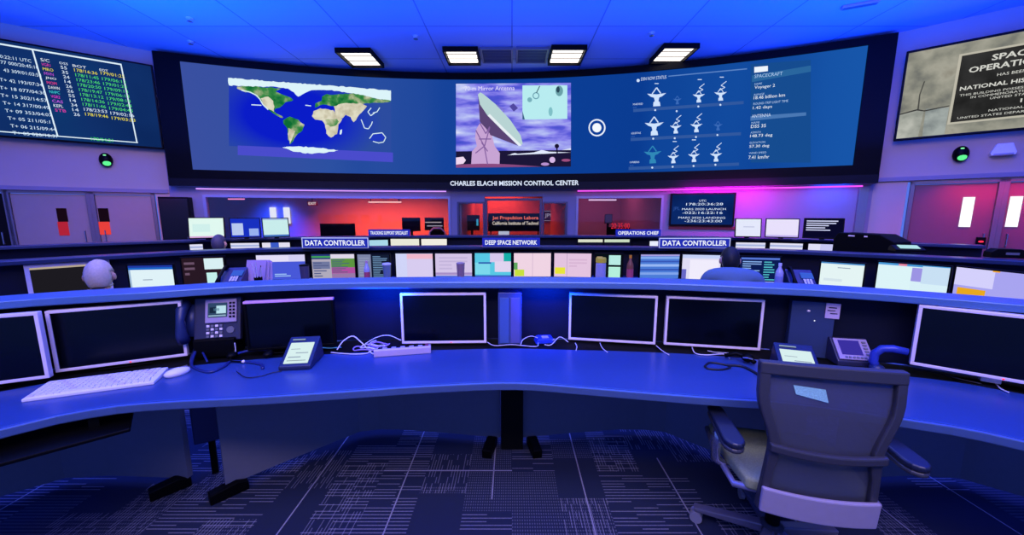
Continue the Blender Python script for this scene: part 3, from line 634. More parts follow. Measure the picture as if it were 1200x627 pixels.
back1 = PL([(-3.6, .3), (-2.75, 1.1), (-2.16, 1.54), (-2.01, 1.66), (-1.75, 1.74), (-1.35, 1.87), (-.9, 1.96), (-.5, 2.0), (0, 2.03), (.3, 2.01), (.6, 1.99), (1.0, 1.94), (1.31, 1.86), (1.75, 1.7), (2.1, 1.55), (2.75, 1.0), (3.4, .3)], 5)
def resample(pl, n):
    L_ = [0]
    for a, c in zip(pl, pl[1:]): L_.append(L_[-1]+(c-a).length)
    out = []
    for i in range(n):
        t = L_[-1]*i/(n-1); k = 0
        while k < len(L_)-2 and L_[k+1] < t: k += 1
        out.append(pl[k].lerp(pl[k+1], (t-L_[k])/(L_[k+1]-L_[k])))
    return out
A1, B1 = resample(front1, 90), resample(back1, 90)
tp = thing('console_worktop', 'long curved blue-grey worktop of the nearest console row', 'worktop')
m = MB(); m.slab(A1, B1, .704, .74, laminate); m.build('top', tp, bevel=.006)
m = MB(); m.slab(offset(A1, -.012), offset(A1, .001), .702, .738, mat('edge_band_metal', '5c78a8', .3, .5)); m.build('edge_band', tp, bevel=.005)
m = MB(); m.slab(B1, resample(offset(ledge1, .16), 90), .70, .728, black_matte); m.build('shaded_back_strip', tp)  # black strip for the shaded cable gap at the back; shade put into colour
for lg, lab in ((ledge2, 'middle'), (ledge3, 'farthest')):
    fr_ = offset(lg, -.55); bk_ = offset(lg, .13); m = MB(); m.slab(fr_, bk_, .704, .74, laminate); tag(m.build('console_worktop', bevel=.006), 'long curved worktop of the %s console row' % lab, 'worktop')
    for k, i in enumerate((4, len(fr_)//3, 2*len(fr_)//3, len(fr_)-5)):
        p = fr_[i].lerp(bk_[i], .5); d = (bk_[i]-fr_[i]).normalized(); e = thing('desk_support', 'dark upright panel under the %s worktop' % lab, 'support', (p.x, p.y, 0), math.atan2(d.y, d.x), lab+' worktop supports')
        m = MB(); m.box(-.25, .25, -.015, .015, .03, .703, dark_panel); m.build('panel', e); m = MB(); m.box(-.27, .27, -.03, .03, 0, .03, black); m.build('foot', e)
# modules under the near worktop
def module(pts, lab, foots, top=.703):
    e = thing('desk_module', lab, 'desk panel'); pl = [Vector(p) for p in pts]; m = MB(); m.slab(pl, offset(pl, .03), .055, top, dark_panel); m.build('modesty_panel', e)
    for (x, y, a) in foots:
        m = MB(); M_ = Matrix.Translation((x, y, 0)) @ Matrix.Rotation(a, 4, 'Z'); m.prism([(-.1, 0), (.07, 0), (.07, .05), (.02, .07), (-.1, .055)], -.03, .03, black, 'y', M_); m.build('foot', e, bevel=.006)
    return e
def G(*pts): return [tuple(atz(x, y, 0).xy) for x, y in pts]
def AT(x, y, a, k=0): p = atz(x, y, 0); return (p.x, p.y, a)
module(G((266, 581), (340, 549), (422, 515), (445, 512), (475, 512.5), (530, 517), (586, 522)), 'dark bent panel under the near worktop, left of the central gap', [AT(273, 578, R(48)), AT(575, 526, R(78))])
module(G((612, 522), (668, 516.5), (725, 512), (755, 512.5), (778, 515), (860, 549), (934, 581)), 'dark bent panel under the near worktop, right of the central gap', [AT(625, 526, R(102)), AT(927, 578, R(132))])
module(G((-180, 640), (-60, 612), (78, 571), (130, 568), (222, 571)), 'dark panel under the left end of the near worktop', [AT(205, 574, R(48))])
module(G((978, 571), (1070, 568), (1122, 571), (1260, 612), (1380, 640)), 'dark panel under the right end of the near worktop behind the chair', [AT(995, 574, R(132))])
# keyboard tray and small bracket
kt = thing('keyboard_tray', 'dark sliding keyboard tray slung below the left end of the worktop', 'tray', (-1.8, 1.22, .69), R(42)); m = MB(); m.box(-.5, .32, -.08, .2, -.05, -.035, black); m.build('tray', kt, bevel=.004)
for q in (-.4, .2): m = MB(); m.box(q, q+.03, .02, .16, -.035, .013, black); m.build('rail', kt)
br_ = thing('cable_box', 'small dark junction box in the gap under the left worktop', 'junction box', (-1.72, 1.98, 0), R(30)); m = MB(); m.box(-.07, .07, -.04, .04, .22, .45, blue_case); m.build('housing', br_, bevel=.008); m = MB(); m.box(-.015, .015, 0, .02, 0, .22, black); m.build('post', br_)
# added black upright that keeps the central gap dark
m = MB(); m.box(-.07, .07, 2.2, 2.26, .0, .70, black_matte); tag(m.build('gap_dark_filler', bevel=.004), 'black filler darkening the central gap between the two bent panels', 'post')

# ================================================================== MONITORS
def fill_lines(m, f, x0, x1, z0, z1, n, col, seed=0, o=1):
    r_ = random.Random(seed); dz = (z1-z0)/n
    for i in range(n):
        L_ = r_.uniform(.4, 1)*(x1-x0); z = z1-(i+.75)*dz; m.rect(f(o), x0, x0+L_, z, z+dz*.45, E(col))
def monitor(name, label, pL, pR, z0, h, bezel=.018, bm=None, content=None, lean=0, base=True, zd=.74, group=None, bg=None, top=True, bm_top=None, power=None, drop=0):
    """pL, pR plan points of the lower front corners"""
    pL = Vector((pL[0], pL[1])); pR = Vector((pR[0], pR[1])); w = (pR-pL).length; c = (pL+pR)/2; d = (pR-pL).normalized()
    bm = bm or black; e = thing(name, label, 'monitor', (c.x, c.y, zd), math.atan2(d.y, d.x), group); zz = z0-zd
    MT = Matrix.Translation((0, 0, zz)) @ Matrix.Rotation(-lean, 4, 'X'); hw = w/2
    m = MB(); m.T = MT; t = .03
    m.box(-hw, hw, 0, t, 0, bezel, bm); m.box(-hw, -hw+bezel, 0, t, bezel, h-bezel, bm); m.box(hw-bezel, hw, 0, t, bezel, h-bezel, bm); m.box(-hw, hw, 0, t, h-bezel, h, bm if bm_top is None else bm_top)
    m.build('bezel', e, bevel=.002)
    m = MB(); m.T = MT; m.box(-hw+bezel, hw-bezel, .006, t-.004, bezel, h-bezel, bg or off_screen)
    if content:
        W_, H_ = w-2*bezel, h-2*bezel
        def f(o=1): return lambda x, z: Vector((-hw+bezel+x*W_, .006-.0012*o, bezel+z*H_))
        content(m, f)
    m.build('screen', e)
    m = MB(); m.T = MT; m.prism([(-hw+.01, .01), (hw-.01, .01), (hw-.01, h-.01), (-hw+.01, h-.01)], t-.002, t+.015, black); m.prism([(-hw+.07, .05), (hw-.07, .05), (hw-.07, h-.05), (-hw+.07, h-.05)], t+.014, t+.035, black); m.build('casing', e, bevel=.004)
    if base:
        yb = .055
        m = MB(); m.box(-.03, .03, yb-.01, yb+.02, .012, zz+h*.55, bm if bm is silver else black); m.build('stand_neck', e, bevel=.003)
        m = MB(); m.prism([(-.1, yb-.05), (.1, yb-.05), (.12, yb), (.08, yb+.03), (-.08, yb+.03), (-.12, yb)], 0, .005, black, 'z'); m.build('stand_base', e, bevel=.003)
    if power:
        m = MB(); m.T = MT; m.ball((power, -.001, bezel*.5), (.004, .002, .003), E('ff3030', 2), 8, 6); m.build('power_light', e)
    return e
def scr_at(px, py, z): p = atz(px, py, z); return (p.x, p.y)
Z0 = .746
def near(label, bl, br, h, z=Z0, **k): return monitor('computer_monitor', label, scr_at(*bl, z), scr_at(*br, z), z, h, .0135, silver, **k)
near('silver-framed switched-off monitor cut off at the far left of the near desk', (-150, 470), (58, 443), .305, z=.76)
near('silver-framed switched-off monitor behind the white keyboard', (65, 437), (220, 417), .295, z=.757, power=.02)
near('silver-framed switched-off monitor with the power strip in front of it', (471, 403), (570, 402), .298, power=.04)
near('silver-framed switched-off monitor right of the blue desk tower, left of a matching pair', (666, 398), (768, 404), .285)
near('silver-framed switched-off monitor of the matching pair, nearer the chair', (778, 404), (891, 411), .285)
near('silver-framed switched-off monitor behind the chair at the right end', (1066, 427), (1290, 466), .29, z=.785, power=.02)
monitor('computer_monitor', 'black monitor with a pink-lit top edge behind the slanted touch tablet', atz(284, 354, 1.035).xy, atz(390, 349, 1.035).xy, .765, .27, .012, black, bm_top=mat('top_edge_pink_light', 'e0a8dc', .4))  # pink light along the top edge is put into its material colour

def doc(bgc, *rects, lines=None):
    def f_(m, f):
        m.rect(f(1), 0, 1, 0, 1, E(bgc))
        for i, r_ in enumerate(rects): m.rect(f(2+i*.4), r_[0], r_[1], r_[2], r_[3], E(r_[4]))
        if lines:
            for i, l in enumerate(lines): fill_lines(m, f, *l, seed=i+len(rects), o=2+len(rects)*.4+1)
    return f_
ZT = 1.055
def mid(label, tl_, tr_, content, h=.29, bz=.012, bm=None, z=ZT, w=None):
    a = atz(*tl_, z); c = atz(*tr_, z); return monitor('computer_monitor', label, (a.x, a.y), (c.x, c.y), z-h, h, bz, bm, content, group='monitors on the middle console row')
mid('monitor with a thick pale frame and dark screen beside the grey-haired person', (27, 311), (128, 304.5), doc('1c1a20', (0, 1, .93, 1, 'b8a890')), bm=beige_plastic, bz=.028)
mid('monitor showing a white window under a blue title bar, right of the grey-haired person', (147, 310), (203, 309), doc('dff2f8', (0, 1, .86, 1, '1a64c8'), (0, .04, 0, .86, '9ab8d8'), (0, 1, .93, 1, '2038a0'), lines=[(.3, .7, .5, .56, 1, '8898b0'), (.35, .75, .2, .26, 1, 'a8b8c8')]))
mid('monitor with a dark maroon screen and two bright windows, right of the blue-titled monitor', (210, 301.5), (263, 300), doc('281824', (.52, .98, .55, .97, 'd8f0f4'), (.55, .8, 0, .42, 'c4f0ec'), lines=[(.05, .3, .3, .9, 3, '6a5068')]))
mid('monitor with a lavender and blue page, left end of the central bank', (298, 298), (358, 297), doc('4858d8', (0, 1, .72, 1, 'd4d0f4'), (0, .66, .74, .97, 'e4def8'), (0, .08, 0, .7, '8898e8'), lines=[(.35, .8, .1, .25, 2, 'a8d0f8')]))
mid('monitor with green and magenta table blocks', (363, 297), (416, 296.5), doc('b0aabc', (0, .44, .8, 1, '283878'), (.0, .44, .86, .93, '40a058'), (.45, 1, .45, .82, '5c9440'), (.45, 1, .2, .45, 'b050a0'), (.45, 1, .0, .2, '9878a8'), (.45, 1, .82, 1, 'e0d8ec'), (.02, .42, .4, .7, '7078a0'), lines=[(.47, .98, .22, .8, 8, '486080'), (.04, .4, .05, .7, 6, '58608c')]))
mid('monitor half grey and half dark with tiny code lines', (417, 297), (457, 297), doc('7c84a8', (.42, 1, 0, 1, '141c34'), lines=[(.48, .98, .05, .95, 12, '6c90b8'), (.05, .38, .1, .9, 8, '9098b8')]))
mid('monitor with a plain white page and faint pink band', (462, 296), (508, 296), doc('d8ccf0', (.3, 1, .78, .98, 'f0b8cc'), (0, .3, .0, 1, 'd0d4f8')))
mid('monitor with a white page and blue taskbar, left of the teal one', (508.5, 296), (554, 296), doc('d4c4e8', (0, 1, .1, .2, 'a890c8'), (.0, 1, 0, .07, '5870d0'), lines=[(.1, .9, .3, .9, 4, 'c4b4dc')]))
mid('monitor with teal and cyan windows', (555, 295.5), (600, 295.5), doc('58c8e4', (.42, .85, .62, 1, 'd8c8ec'), (.55, 1, .2, .65, 'e0d4f0'), (.8, 1, .65, 1, '18b0a8'), (0, .42, .1, .6, '7cd8ec'), (.1, .45, .55, .62, '3060b0'), (0, 1, 0, .06, '3a68c8')))
mid('monitor with a pink page and a green patch low on the left', (601, 295.5), (647, 295.5), doc('f0d4e4', (.02, .28, .02, .3, 'c8e040'), (0, .1, .3, .6, '60a860'), (.5, .51, 0, 1, 'b89ac0')))
mid('monitor with a pink page and a yellow patch low on the left', (648.5, 295.5), (694.5, 296), doc('e4c4e0', (.02, .3, .12, .4, 'e8e43c'), (.34, .35, 0, 1, 'a888b8'), lines=[(.4, .9, .4, .8, 3, 'd8b4d4')]))
mid('narrow monitor of two small pale panels stacked, behind the yellow-lidded jar', (697, 296.5), (731, 297), doc('081018', (.5, .94, .56, .96, 'b8ece4'), (.5, .94, .04, .48, 'b4f0dc'), (.05, .26, .7, .9, 'b89c84')))
mid('monitor filled with blue stripes', (750, 297), (798, 297), doc('4c7cd8', (0, 1, .82, .9, '88b0f0'), (0, 1, .68, .74, '3858b8'), (0, 1, .5, .6, '98b8f4'), (0, 1, .34, .4, '3050b0'), (0, 1, .16, .26, '80a4ec'), (0, 1, .93, 1, 'a8a0e0')))
mid('monitor with a white document, left of the dark-haired person', (799, 297), (847, 298), doc('e0dcf4', (0, 1, .86, 1, 'c4d0f8'), (.2, .3, .0, .75, '7c88d0'), (0, .12, 0, .4, '6868c8'), (.2, .95, .0, .8, 'f0ecfc')))
mid('dark monitor dense with coloured text, right of the dark-haired person', (867, 299.5), (917, 300.5), doc('0c1c54', (.02, .98, .9, .97, '5878d8'), (.02, .98, .03, .05, 'b8c8f0'), lines=[(.06, .55, .08, .86, 9, '88b0f0'), (.6, .95, .08, .86, 8, '50b8c8')]))
mid('monitor with a white page framed in tan, left of the two lavender screens', (961, 305), (1016, 308.5), doc('e4f4f4', (0, 1, .95, 1, '4888c8'), (0, 1, 0, .04, 'c8b890'), lines=[(.4, .7, .8, .86, 1, '8898b0'), (.1, .9, .3, .5, 1, 'd4e4ec')]))
mid('wide monitor of pale overlapping windows, second from the right end', (1028, 305.5), (1117, 312), doc('d8f0f8', (0, 1, .93, 1, '4898d8'), (.3, .42, .93, 1, 'e080a0'), (.5, .64, .45, .9, '9c94e4'), (.64, 1, .4, .97, 'c8e0f4'), (.0, .5, .0, .9, 'dcf4f8')), h=.29)
mid('wide monitor with an orange bar on lavender at the right end', (1119, 311), (1236, 323), doc('a8a4f0', (.0, .45, .45, 1, 'd4d0fc'), (.05, .38, .1, .38, 'e8a820'), (.42, .5, .96, 1, 'f0a830'), (0, .5, 0, .08, 'e0e4fc')), h=.29)
# far row, upper tier standing on the shelf
def far(label, bl, br, h, content, lean=R(9), bz=.012):
    a = atz(*bl, 1.13); c = atz(*br, 1.13); d = Vector((c.x-a.x, c.y-a.y)).normalized(); 
    return monitor('computer_monitor', label, (a.x, a.y), (c.x, c.y), 1.13, h, bz, None, content, lean=lean, zd=1.1, group='monitors on the farthest console shelf')
far('wide bright white monitor on the farthest shelf at the left end', (221, 280), (264, 279), .3, doc('e0f8f0', (0, 1, 0, .08, 'd8a8d8'), (.1, .6, .3, .7, 'd0f0ec')))
far('blue-screened monitor with a white document on the farthest shelf', (270, 279), (306.5, 278), .29, doc('1830c0', (.04, .42, .1, .75, 'b8c8f0'), (.62, .95, .05, .45, '98b0f0')))
far('pale slanted monitor on the farthest shelf, right of the blue-screened one', (308.5, 278.5), (340, 277.5), .29, doc('c8ecec', (0, 1, 0, .1, '4070c0'), (0, 1, .92, 1, 'a0b8e0')))
far('white slanted monitor left of the pink-lit one on the farthest shelf', (861, 277.5), (892, 278), .28, doc('e4e8fc', lines=[(.3, .8, .5, .6, 1, 'b8bcdc')]))
far('white slanted monitor in the middle of the right-hand shelf trio', (896, 278), (936, 279), .28, doc('e8e0fc', (0, 1, 0, .1, 'c0b0f0')))
far('black monitor with white text lines at the right of the farthest shelf', (940, 279), (988, 280.5), .29, doc('080828', lines=[(.05, .95, .35, .95, 5, 'd0d4f8')]))
# far row, lower tier on the worktop
def far2(label, tl_, tr_, content, z=1.05, h=.29):
    a = atz(*tl_, z); c = atz(*tr_, z); return monitor('computer_monitor', label, (a.x, a.y), (c.x, c.y), z-h, h, .008, None, content, group='monitors under the farthest console shelf')
pg = doc('e0e0f4', (0, 1, .8, .9, 'a8b4e0'))
far2('small white monitor strip under the shelf left of the seated person at the far row', (221, 286), (238, 285.5), pg)
far2('white monitor strip under the shelf right of the seated person at the far row', (269, 284.5), (304, 284), pg)
far2('white monitor strip with a blue patch beside the left controller sign', (306, 284), (340, 283.5), doc('e4e0f0', (.3, .6, .6, 1, '3a5ac8')))
far2('cyan monitor strip just right of the left controller sign', (430, 281), (455, 280.5), doc('a8d8e8'))
far2('cream monitor strip right of the cyan one', (457, 279.5), (491.5, 279.5), doc('e8e8d8'))
far2('cream monitor strip next to the central partition pillar', (493, 279.5), (524, 279.5), doc('f0ece0'))
far2('dark monitor with a pale top line, left of the pair under the right sign', (677, 280), (707, 280), doc('10102a', (0, 1, .82, 1, 'd8dcc8')))
far2('dark monitor with a pale top line, right of the pair under the right sign', (708, 280), (740, 280), doc('10102a', (0, .95, .82, 1, 'c8d8c0')))
far2('small white monitor strip left of the right controller sign', (761, 282), (782, 282), doc('e8ecff'))
far2('white monitor strip under the white shelf monitor right of the dark-haired person', (862, 283.5), (898, 284), pg)
far2('white monitor strip in the middle of the right-hand lower trio', (902, 284), (942, 285), pg)
far2('lavender monitor strip at the right of the lower trio', (947, 285), (997, 286.5), doc('c8c8f4', (0, .3, 0, 1, 'e0e0f8')))

# ================================================================== SIGNS
def sign(label, x0, x1, y0, y1, text, z, small=False):
    a = atz(x0, y1, z); c = atz(x1, y1, z); t = aty((x0+x1)/2, y0, (a.y+c.y)/2); w = (Vector((c.x-a.x, c.y-a.y))).length/2; h = t.z-z; d = Vector((c.x-a.x, c.y-a.y)).normalized()
    e = thing('desk_sign', label, 'sign', ((a.x+c.x)/2, (a.y+c.y)/2+.03, z), math.atan2(d.y, d.x))
    blue = E('2430b4'); m = MB(); m.box(-w, w, 0, .02, 0, h, mat('sign_blue', '2030a0', .4)); m.box(-w, w, -.02, .04, 0, .008, frame_grey); m.build('plate', e)
    m = MB(); f = lambda x, z_: Vector((x, -.003, z_)); bw = .01
    m.rect(lambda x, z_: Vector((x, -.002, z_)), -w+bw, w-bw, bw, h-bw, blue)
    if not small:
        for r_ in ((-w, w, 0, bw), (-w, w, h-bw, h), (-w, -w+bw, bw, h-bw), (w-bw, w, bw, h-bw)): m.rect(f, *r_, E('b8c0f8'))
    m.text(text, f, -w*.9, w*.9, h*.26, h*.76, E('eef2ff'), True); m.build('lettering', e)
sign('lit blue DATA CONTROLLER sign left of centre on the middle shelf', 352.5, 431, 278.5, 291.5, 'DATA CONTROLLER', 1.1)
sign('lit blue DEEP SPACE NETWORK sign at the centre of the middle shelf', 565, 633, 279, 290, 'DEEP SPACE NETWORK', 1.1, True)
sign('lit blue DATA CONTROLLER sign beside the clock screen, right on the middle shelf', 773, 857, 279, 291.5, 'DATA CONTROLLER', 1.1)
sign('small blue TRACKING SUPPORT SPECIALIST sign on the farthest shelf', 431, 480, 269, 277.3, 'TRACKING SUPPORT SPECIALIST', 1.1, True)
sign('small blue OPERATIONS CHIEF sign on the farthest shelf', 722, 775, 269, 277.5, 'OPERATIONS CHIEF', 1.1, True)
# low dark console housing at right with lit paper-like display
a = atz(996, 286, 1.1); c = atz(1078, 292, 1.1); 
e = thing('equipment_rack', 'low black equipment housing behind the right end of the middle shelf', 'rack', ((a.x+c.x)/2, (a.y+c.y)/2+.15, .742), math.atan2(c.y-a.y, c.x-a.x)); w = (c-a).length/2
m = MB(); m.prism([(-w, .02), (w, .02), (w*.9, .42), (w*.45, .5), (-w*.85, .5), (-w, .42)], -.12, .15, black); m.build('housing', e, bevel=.01)
m = MB(); m.box(-w*.5, -w*.3, -.125, -.12, .46, .475, silver); m.box(0, w*.1, -.125, -.12, .46, .475, silver); m.build('switches', e)
for sx in (-1, 1):
    m = MB(); m.box(sx*w*.8-.03, sx*w*.8+.03, -.1, .1, 0, .02, black); m.build('foot', e)
p = atz(1068, 295, 1.1); e = thing('desk_console_display', 'small black slanted box with a pale lit display on the right shelf', 'display', (p.x, p.y+.03, 1.1), R(-20))
m = MB(); m.prism([(-.04, 0), (.1, 0), (.1, .03), (.06, .06), (-.04, .02)], -.12, .12, black, 'x'); m.build('housing', e, bevel=.004)
m = MB(); M_ = Matrix.Translation((0, .0, .043)) @ Matrix.Rotation(R(22), 4, 'X'); m.box(-.08, .08, -.03, .045, 0, .003, E('b4e4ec'), M_); m.build('screen', e)
p = atz(1189, 303, 1.1); e = thing('desk_box', 'small black box at the far right end of the middle shelf', 'box', (p.x, p.y+.06, 1.1), R(-25)); m = MB(); m.prism([(-.12, 0), (.12, 0), (.12, .06), (.06, .08), (-.08, .08), (-.12, .05)], -.05, .05, black); m.build('body', e, bevel=.005); m = MB(); m.box(-.03, .05, -.055, -.05, .03, .05, frame_grey); m.build('front_plate', e)

# ================================================================== ITEMS ON THE NEAR SHELF AND MIDDLE DESK
def onmid(px, py, Y=None): p = aty(px, py, 3.0); return p
def mid_pos(px, ybase=None, frac=.72):                    # plan point on the middle worktop in front of its monitors
    best = None
    fr_ = offset(ledge2, -.3); 
    for q in fr_:
        pr_ = 600+F*q.x/(q.y*cT+(H-.74)*sT); d = abs(pr_-px)
        if best is None or d < best[0]: best = (d, q)
    q = best[1]; k = atz(px, 300, 1.0); s_ = q.length/Vector((k.x, k.y)).length; return Vector((k.x*s_, k.y*s_, .74))
def jar(px, label, r, h, body, lid, name='jar', cat='jar'):
    p = mid_pos(px); e = thing(name, label, cat, p); m = MB(); m.lathe([(r*.9, 0), (r, .005), (r, h*.75), (r*.85, h*.8), (r*.85, h*.84)], body, 20); m.build('body', e, smooth=False)
    m = MB(); m.lathe([(r*1.02, h*.8), (r*1.02, h*.97), (r*.9, h)], lid, 20); m.build('lid', e)
def bottle(px, label, r, h, body, cap):
    p = mid_pos(px); e = thing('bottle', label, 'bottle', p); m = MB(); m.lathe([(r*.9, 0), (r, .006), (r, h*.6), (r*.9, h*.68), (r*.4, h*.83), (r*.36, h*.9)], body, 18); m.build('body', e, smooth=True)
    m = MB(); m.lathe([(r*.42, h*.89), (r*.42, h), (r*.3, h)], cap, 14); m.build('cap', e); m = MB(); m.lathe([(r*1.03, h*.2), (r*1.03, h*.5)], mat('bottle_label_'+cap.name, 'c04a60' if cap is not white_plastic else '8890c0', .6), 18); m.build('label', e)
ppt = mat('clear_plastic', 'b8b4cc', .2)
HB = .31
jar(704.5, 'jar with a bright yellow lid beside the small stacked panels', .055, .27, mat('tin_pale', 'a8a4c0', .4), mat('lid_yellow', 'e0c830', .4))
bottle(739, 'slim bottle with an orange cap right of the yellow-lidded jar', .036, .3, mat('amber_plastic', '8a4a30', .4), mat('cap_orange', 'f09820', .4))
bottle(429, 'clear bottle with a red label in front of the code monitor', .03, .24, ppt, mat('cap_pink', 'd8a0b0', .4))
bottle(915.5, 'clear bottle with a white cap right of the dark text monitor', .035, .26, ppt, white_plastic)
p = mid_pos(452.5); e = thing('cup', 'tall grey-green paper cup in front of the code monitor', 'cup', p); m = MB(); m.lathe([(.032, 0), (.043, .2), (.04, .2), (.03, .01)], mat('cup_grey', '6a8090', .5), 20); m.build('body', e); m = MB(); m.lathe([(.046, .195), (.046, .21), (.038, .215)], white_plastic, 20); m.build('lid', e)
p = mid_pos(539.5); e = thing('cup', 'brown cup in front of the white monitor left of the teal one', 'cup', p); m = MB(); m.lathe([(.035, 0), (.046, .2), (.042, .2), (.03, .01)], mat('cup_brown', '9a7878', .5), 20); m.build('body', e); m = MB(); m.lathe([(.048, .196), (.048, .208), (.03, .214)], mat('cup_lid_brown', 'a89090', .5), 20); m.build('lid', e)
p = mid_pos(355.5); e = thing('cup', 'dark cup between the lavender page monitor and the green table monitor', 'cup', p); m = MB(); m.lathe([(.035, 0), (.046, .21), (.042, .21), (.03, .01)], mat('cup_dark', '4a4458', .5), 20); m.build('body', e); m = MB(); m.lathe([(.048, .206), (.048, .218), (.03, .222)], black, 20); m.build('lid', e)
# desk phones on the middle desk
def desk_phone(px, label, s=1.0, rz=0, h0=.1):
    p = mid_pos(px); e = thing('desk_phone', label, 'telephone', p, rz); m = MB(); m.prism([(-.1, 0), (.12, 0), (.12, .19), (-.08, .06)], -.11*s, .11*s, blue_case, 'x'); m.build('body', e, bevel=.006)
    M_ = Matrix.Translation((0, .0, .11)) @ Matrix.Rotation(R(33), 4, 'X'); m = MB(); m.box(.0, .1, -.0, .08, .012, .016, E('3a60d8'), M_); m.build('screen', e)
    m = MB(); 
    for i in range(4):
        for j in range(3): m.box(.01+.025*j, .028+.025*j, -.08+.018*i, -.068+.018*i, .012, .018, white_plastic, M_)
    m.build('keypad', e); m = MB(); m.tube([(-.075, -.1, .07), (-.075, -.06, .12), (-.075, .06, .2), (-.075, .1, .2)], [.024, .014, .014, .024], black, 10); m.build('handset', e, smooth=True)
desk_phone(942, 'desk phone with a lit blue display left of the tan-framed white monitor', rz=R(-20))
desk_phone(268, 'desk phone with a lit display in front of the two small bright windows', rz=R(12))
# clutter beside that phone: pen pot, papers
p = mid_pos(293); e = thing('paper_stack', 'pale stack of pinned papers left of the lavender page monitor', 'papers', p, R(10))
for i in range(3):
    m = MB(); M_ = Matrix.Rotation(R(8*i-6), 4, 'Z') @ Matrix.Rotation(R(72), 4, 'X'); m.box(-.11+.03*i, .09+.03*i, .0, .27, -.01*i, -.01*i+.002, mat('pinkish_paper', 'b49ab8', .8), Matrix.Translation((0, .05, .0)) @ M_); m.build('sheet', e)
m = MB(); m.box(-.1, .12, -.02, .08, 0, .012, black); m.build('stand', e)
p = mid_pos(300); e = thing('pen_pot', 'dark pen pot full of pens beside the pinned papers', 'pen pot', p); m = MB(); m.lathe([(.036, 0), (.038, .1), (.034, .1), (.03, .01)], black, 16); m.build('pot', e)
for i in range(5):
    m = MB(); q = 2*math.pi*i/5; m.tube([(.015*math.cos(q), .015*math.sin(q), .02), (.04*math.cos(q), .04*math.sin(q), .2+.015*i)], .004, [cable_white, black, blue_case, silver, white_plastic][i], 6); m.build('pen', e)
# papers on near shelf (left), keyboards on middle desk
def paper_on(px0, py0, px1, py1, label, z=1.101, m_=paper):
    a = atz(px0, py0, z); c = atz(px1, py1, z); e = MB(); w = (c-a).length; d = (c-a).normalized(); n = Vector((-d.y, d.x, 0))
    pts = [a, c, c+n*.05, a+n*.05]; e.add([(q.x, q.y, z+k) for k in (0, .004) for q in pts], [(3, 2, 1, 0), (4, 5, 6, 7), (0, 1, 5, 4), (1, 2, 6, 5), (2, 3, 7, 6), (3, 0, 4, 7)], m_); return tag(e.build('paper_sheet'), label, 'paper')
def paper_mid(px, w, d_, label, rz, z=.745, m_=paper, dy=0, zz=0):
    p = mid_pos(px); e = MB(); M_ = Matrix.Translation((p.x, p.y+dy, z)) @ Matrix.Rotation(rz, 4, 'Z'); e.box(-w/2, w/2, -d_/2, d_/2, 0, .012, m_, M_); return tag(e.build('paper_stack', bevel=.002), label, 'papers')

# ================================================================== NEAR DESK ITEMS
# keyboard
kl = atz(24, 468, .755); kr = atz(180, 447, .755); kd = atan = math.atan2(kr.y-kl.y, kr.x-kl.x); kw = (kr-kl).length
e = thing('keyboard', 'white full-size keyboard below the left switched-off monitor', 'keyboard', (kl.x, kl.y, .74), kd)
kdp = .15
m = MB(); m.prism([(0, 0), (kdp, 0), (kdp, .024), (0, .013)], 0, kw, white_plastic, 'x'); m.build('body', e, bevel=.003)
m = MB(); sl = math.atan2(.011, kdp)
for r_ in range(6):
    y = .012+r_*.0225; z = .013+y*.0733
    x = .012
    while x < kw-.03:
        wk = .1 if (r_ == 0 and .1 < x < .12) else .017
        gap = .008 if (abs(x-kw*.64) < .01 or abs(x-kw*.78) < .01) else .0025
        m.box(x, min(x+wk, kw-.012), y, y+.018, z, z+.006, white_plastic if (int(x*50)+r_) % 7 else beige_plastic); x += wk+gap
m.build('keys', e)
# mouse
p = atz(208, 438, .745); e = thing('computer_mouse', 'small white mouse at the right end of the keyboard', 'mouse', (p.x, p.y, .74), R(-30)); m = MB(); m.ball((0, 0, .012), (.03, .05, .022), white_plastic, 20, 10); m.build('body', e, smooth=True); m = MB(); m.box(-.002, .002, .01, .04, .03, .0345, frame_grey); m.build('wheel', e)
# left phone on a dark block
pA = atz(240, 422, .74); e = thing('desk_phone', 'dark desk phone with lit screen and side handset, raised on a black block', 'telephone', (pA.x+.02, pA.y+.03, .74), R(14))
m = MB(); m.box(-.085, .105, .0, .12, 0, .1, black); m.build('stand_block', e, bevel=.006)
MP = Matrix.Translation((0, .02, .085)) @ Matrix.Rotation(R(-14), 4, 'X')
m = MB(); m.T = MP; m.box(-.09, .125, 0, .035, 0, .23, mat('phone_dark', '2a2c48', .4)); m.build('body', e, bevel=.006)
m = MB(); m.T = MP; m.box(-.035, .11, -.012, 0, .095, .22, mat('phone_silver', 'a898b4', .4)); sf = m.build('screen_surround', e, bevel=.004)
m = MB(); m.T = MP; m.box(-.02, .068, -.015, -.012, .125, .2, E('304868'))
f = lambda o: (lambda x, z: Vector((-.02+x*.088, -.0155-.001*o, .125+z*.075)))
m.rect(f(1), .45, .95, .25, .8, E('b8e0ec')); m.rect(f(1), .1, .4, .3, .7, E('182840')); m.rect(f(1), .3, .6, .45, .62, E('507890')); m.rect(f(2), .05, .95, .05, .15, E('90b0c8')); m.build('screen', sf)
m = MB(); m.T = MP
for i in range(5): m.box(.078+.0, .088, -.017, -.012, .12+.018*i, .13+.018*i, black); m.box(.094, .104, -.017, -.012, .12+.018*i, .13+.018*i, black)
for i in range(4):
    for j in range(4): m.box(-.03+.02*j, -.017+.02*j, -.006, 0, .02+.018*i, .032+.018*i, silver if (i+j) % 2 else frame_grey)
m.lathe([(.018, 0), (.018, .006)], frame_grey, 16, (.08, 0, 0), Matrix.Translation((0, 0, .055)) @ Matrix.Rotation(R(90), 4, 'X')); m.build('keypad', e)
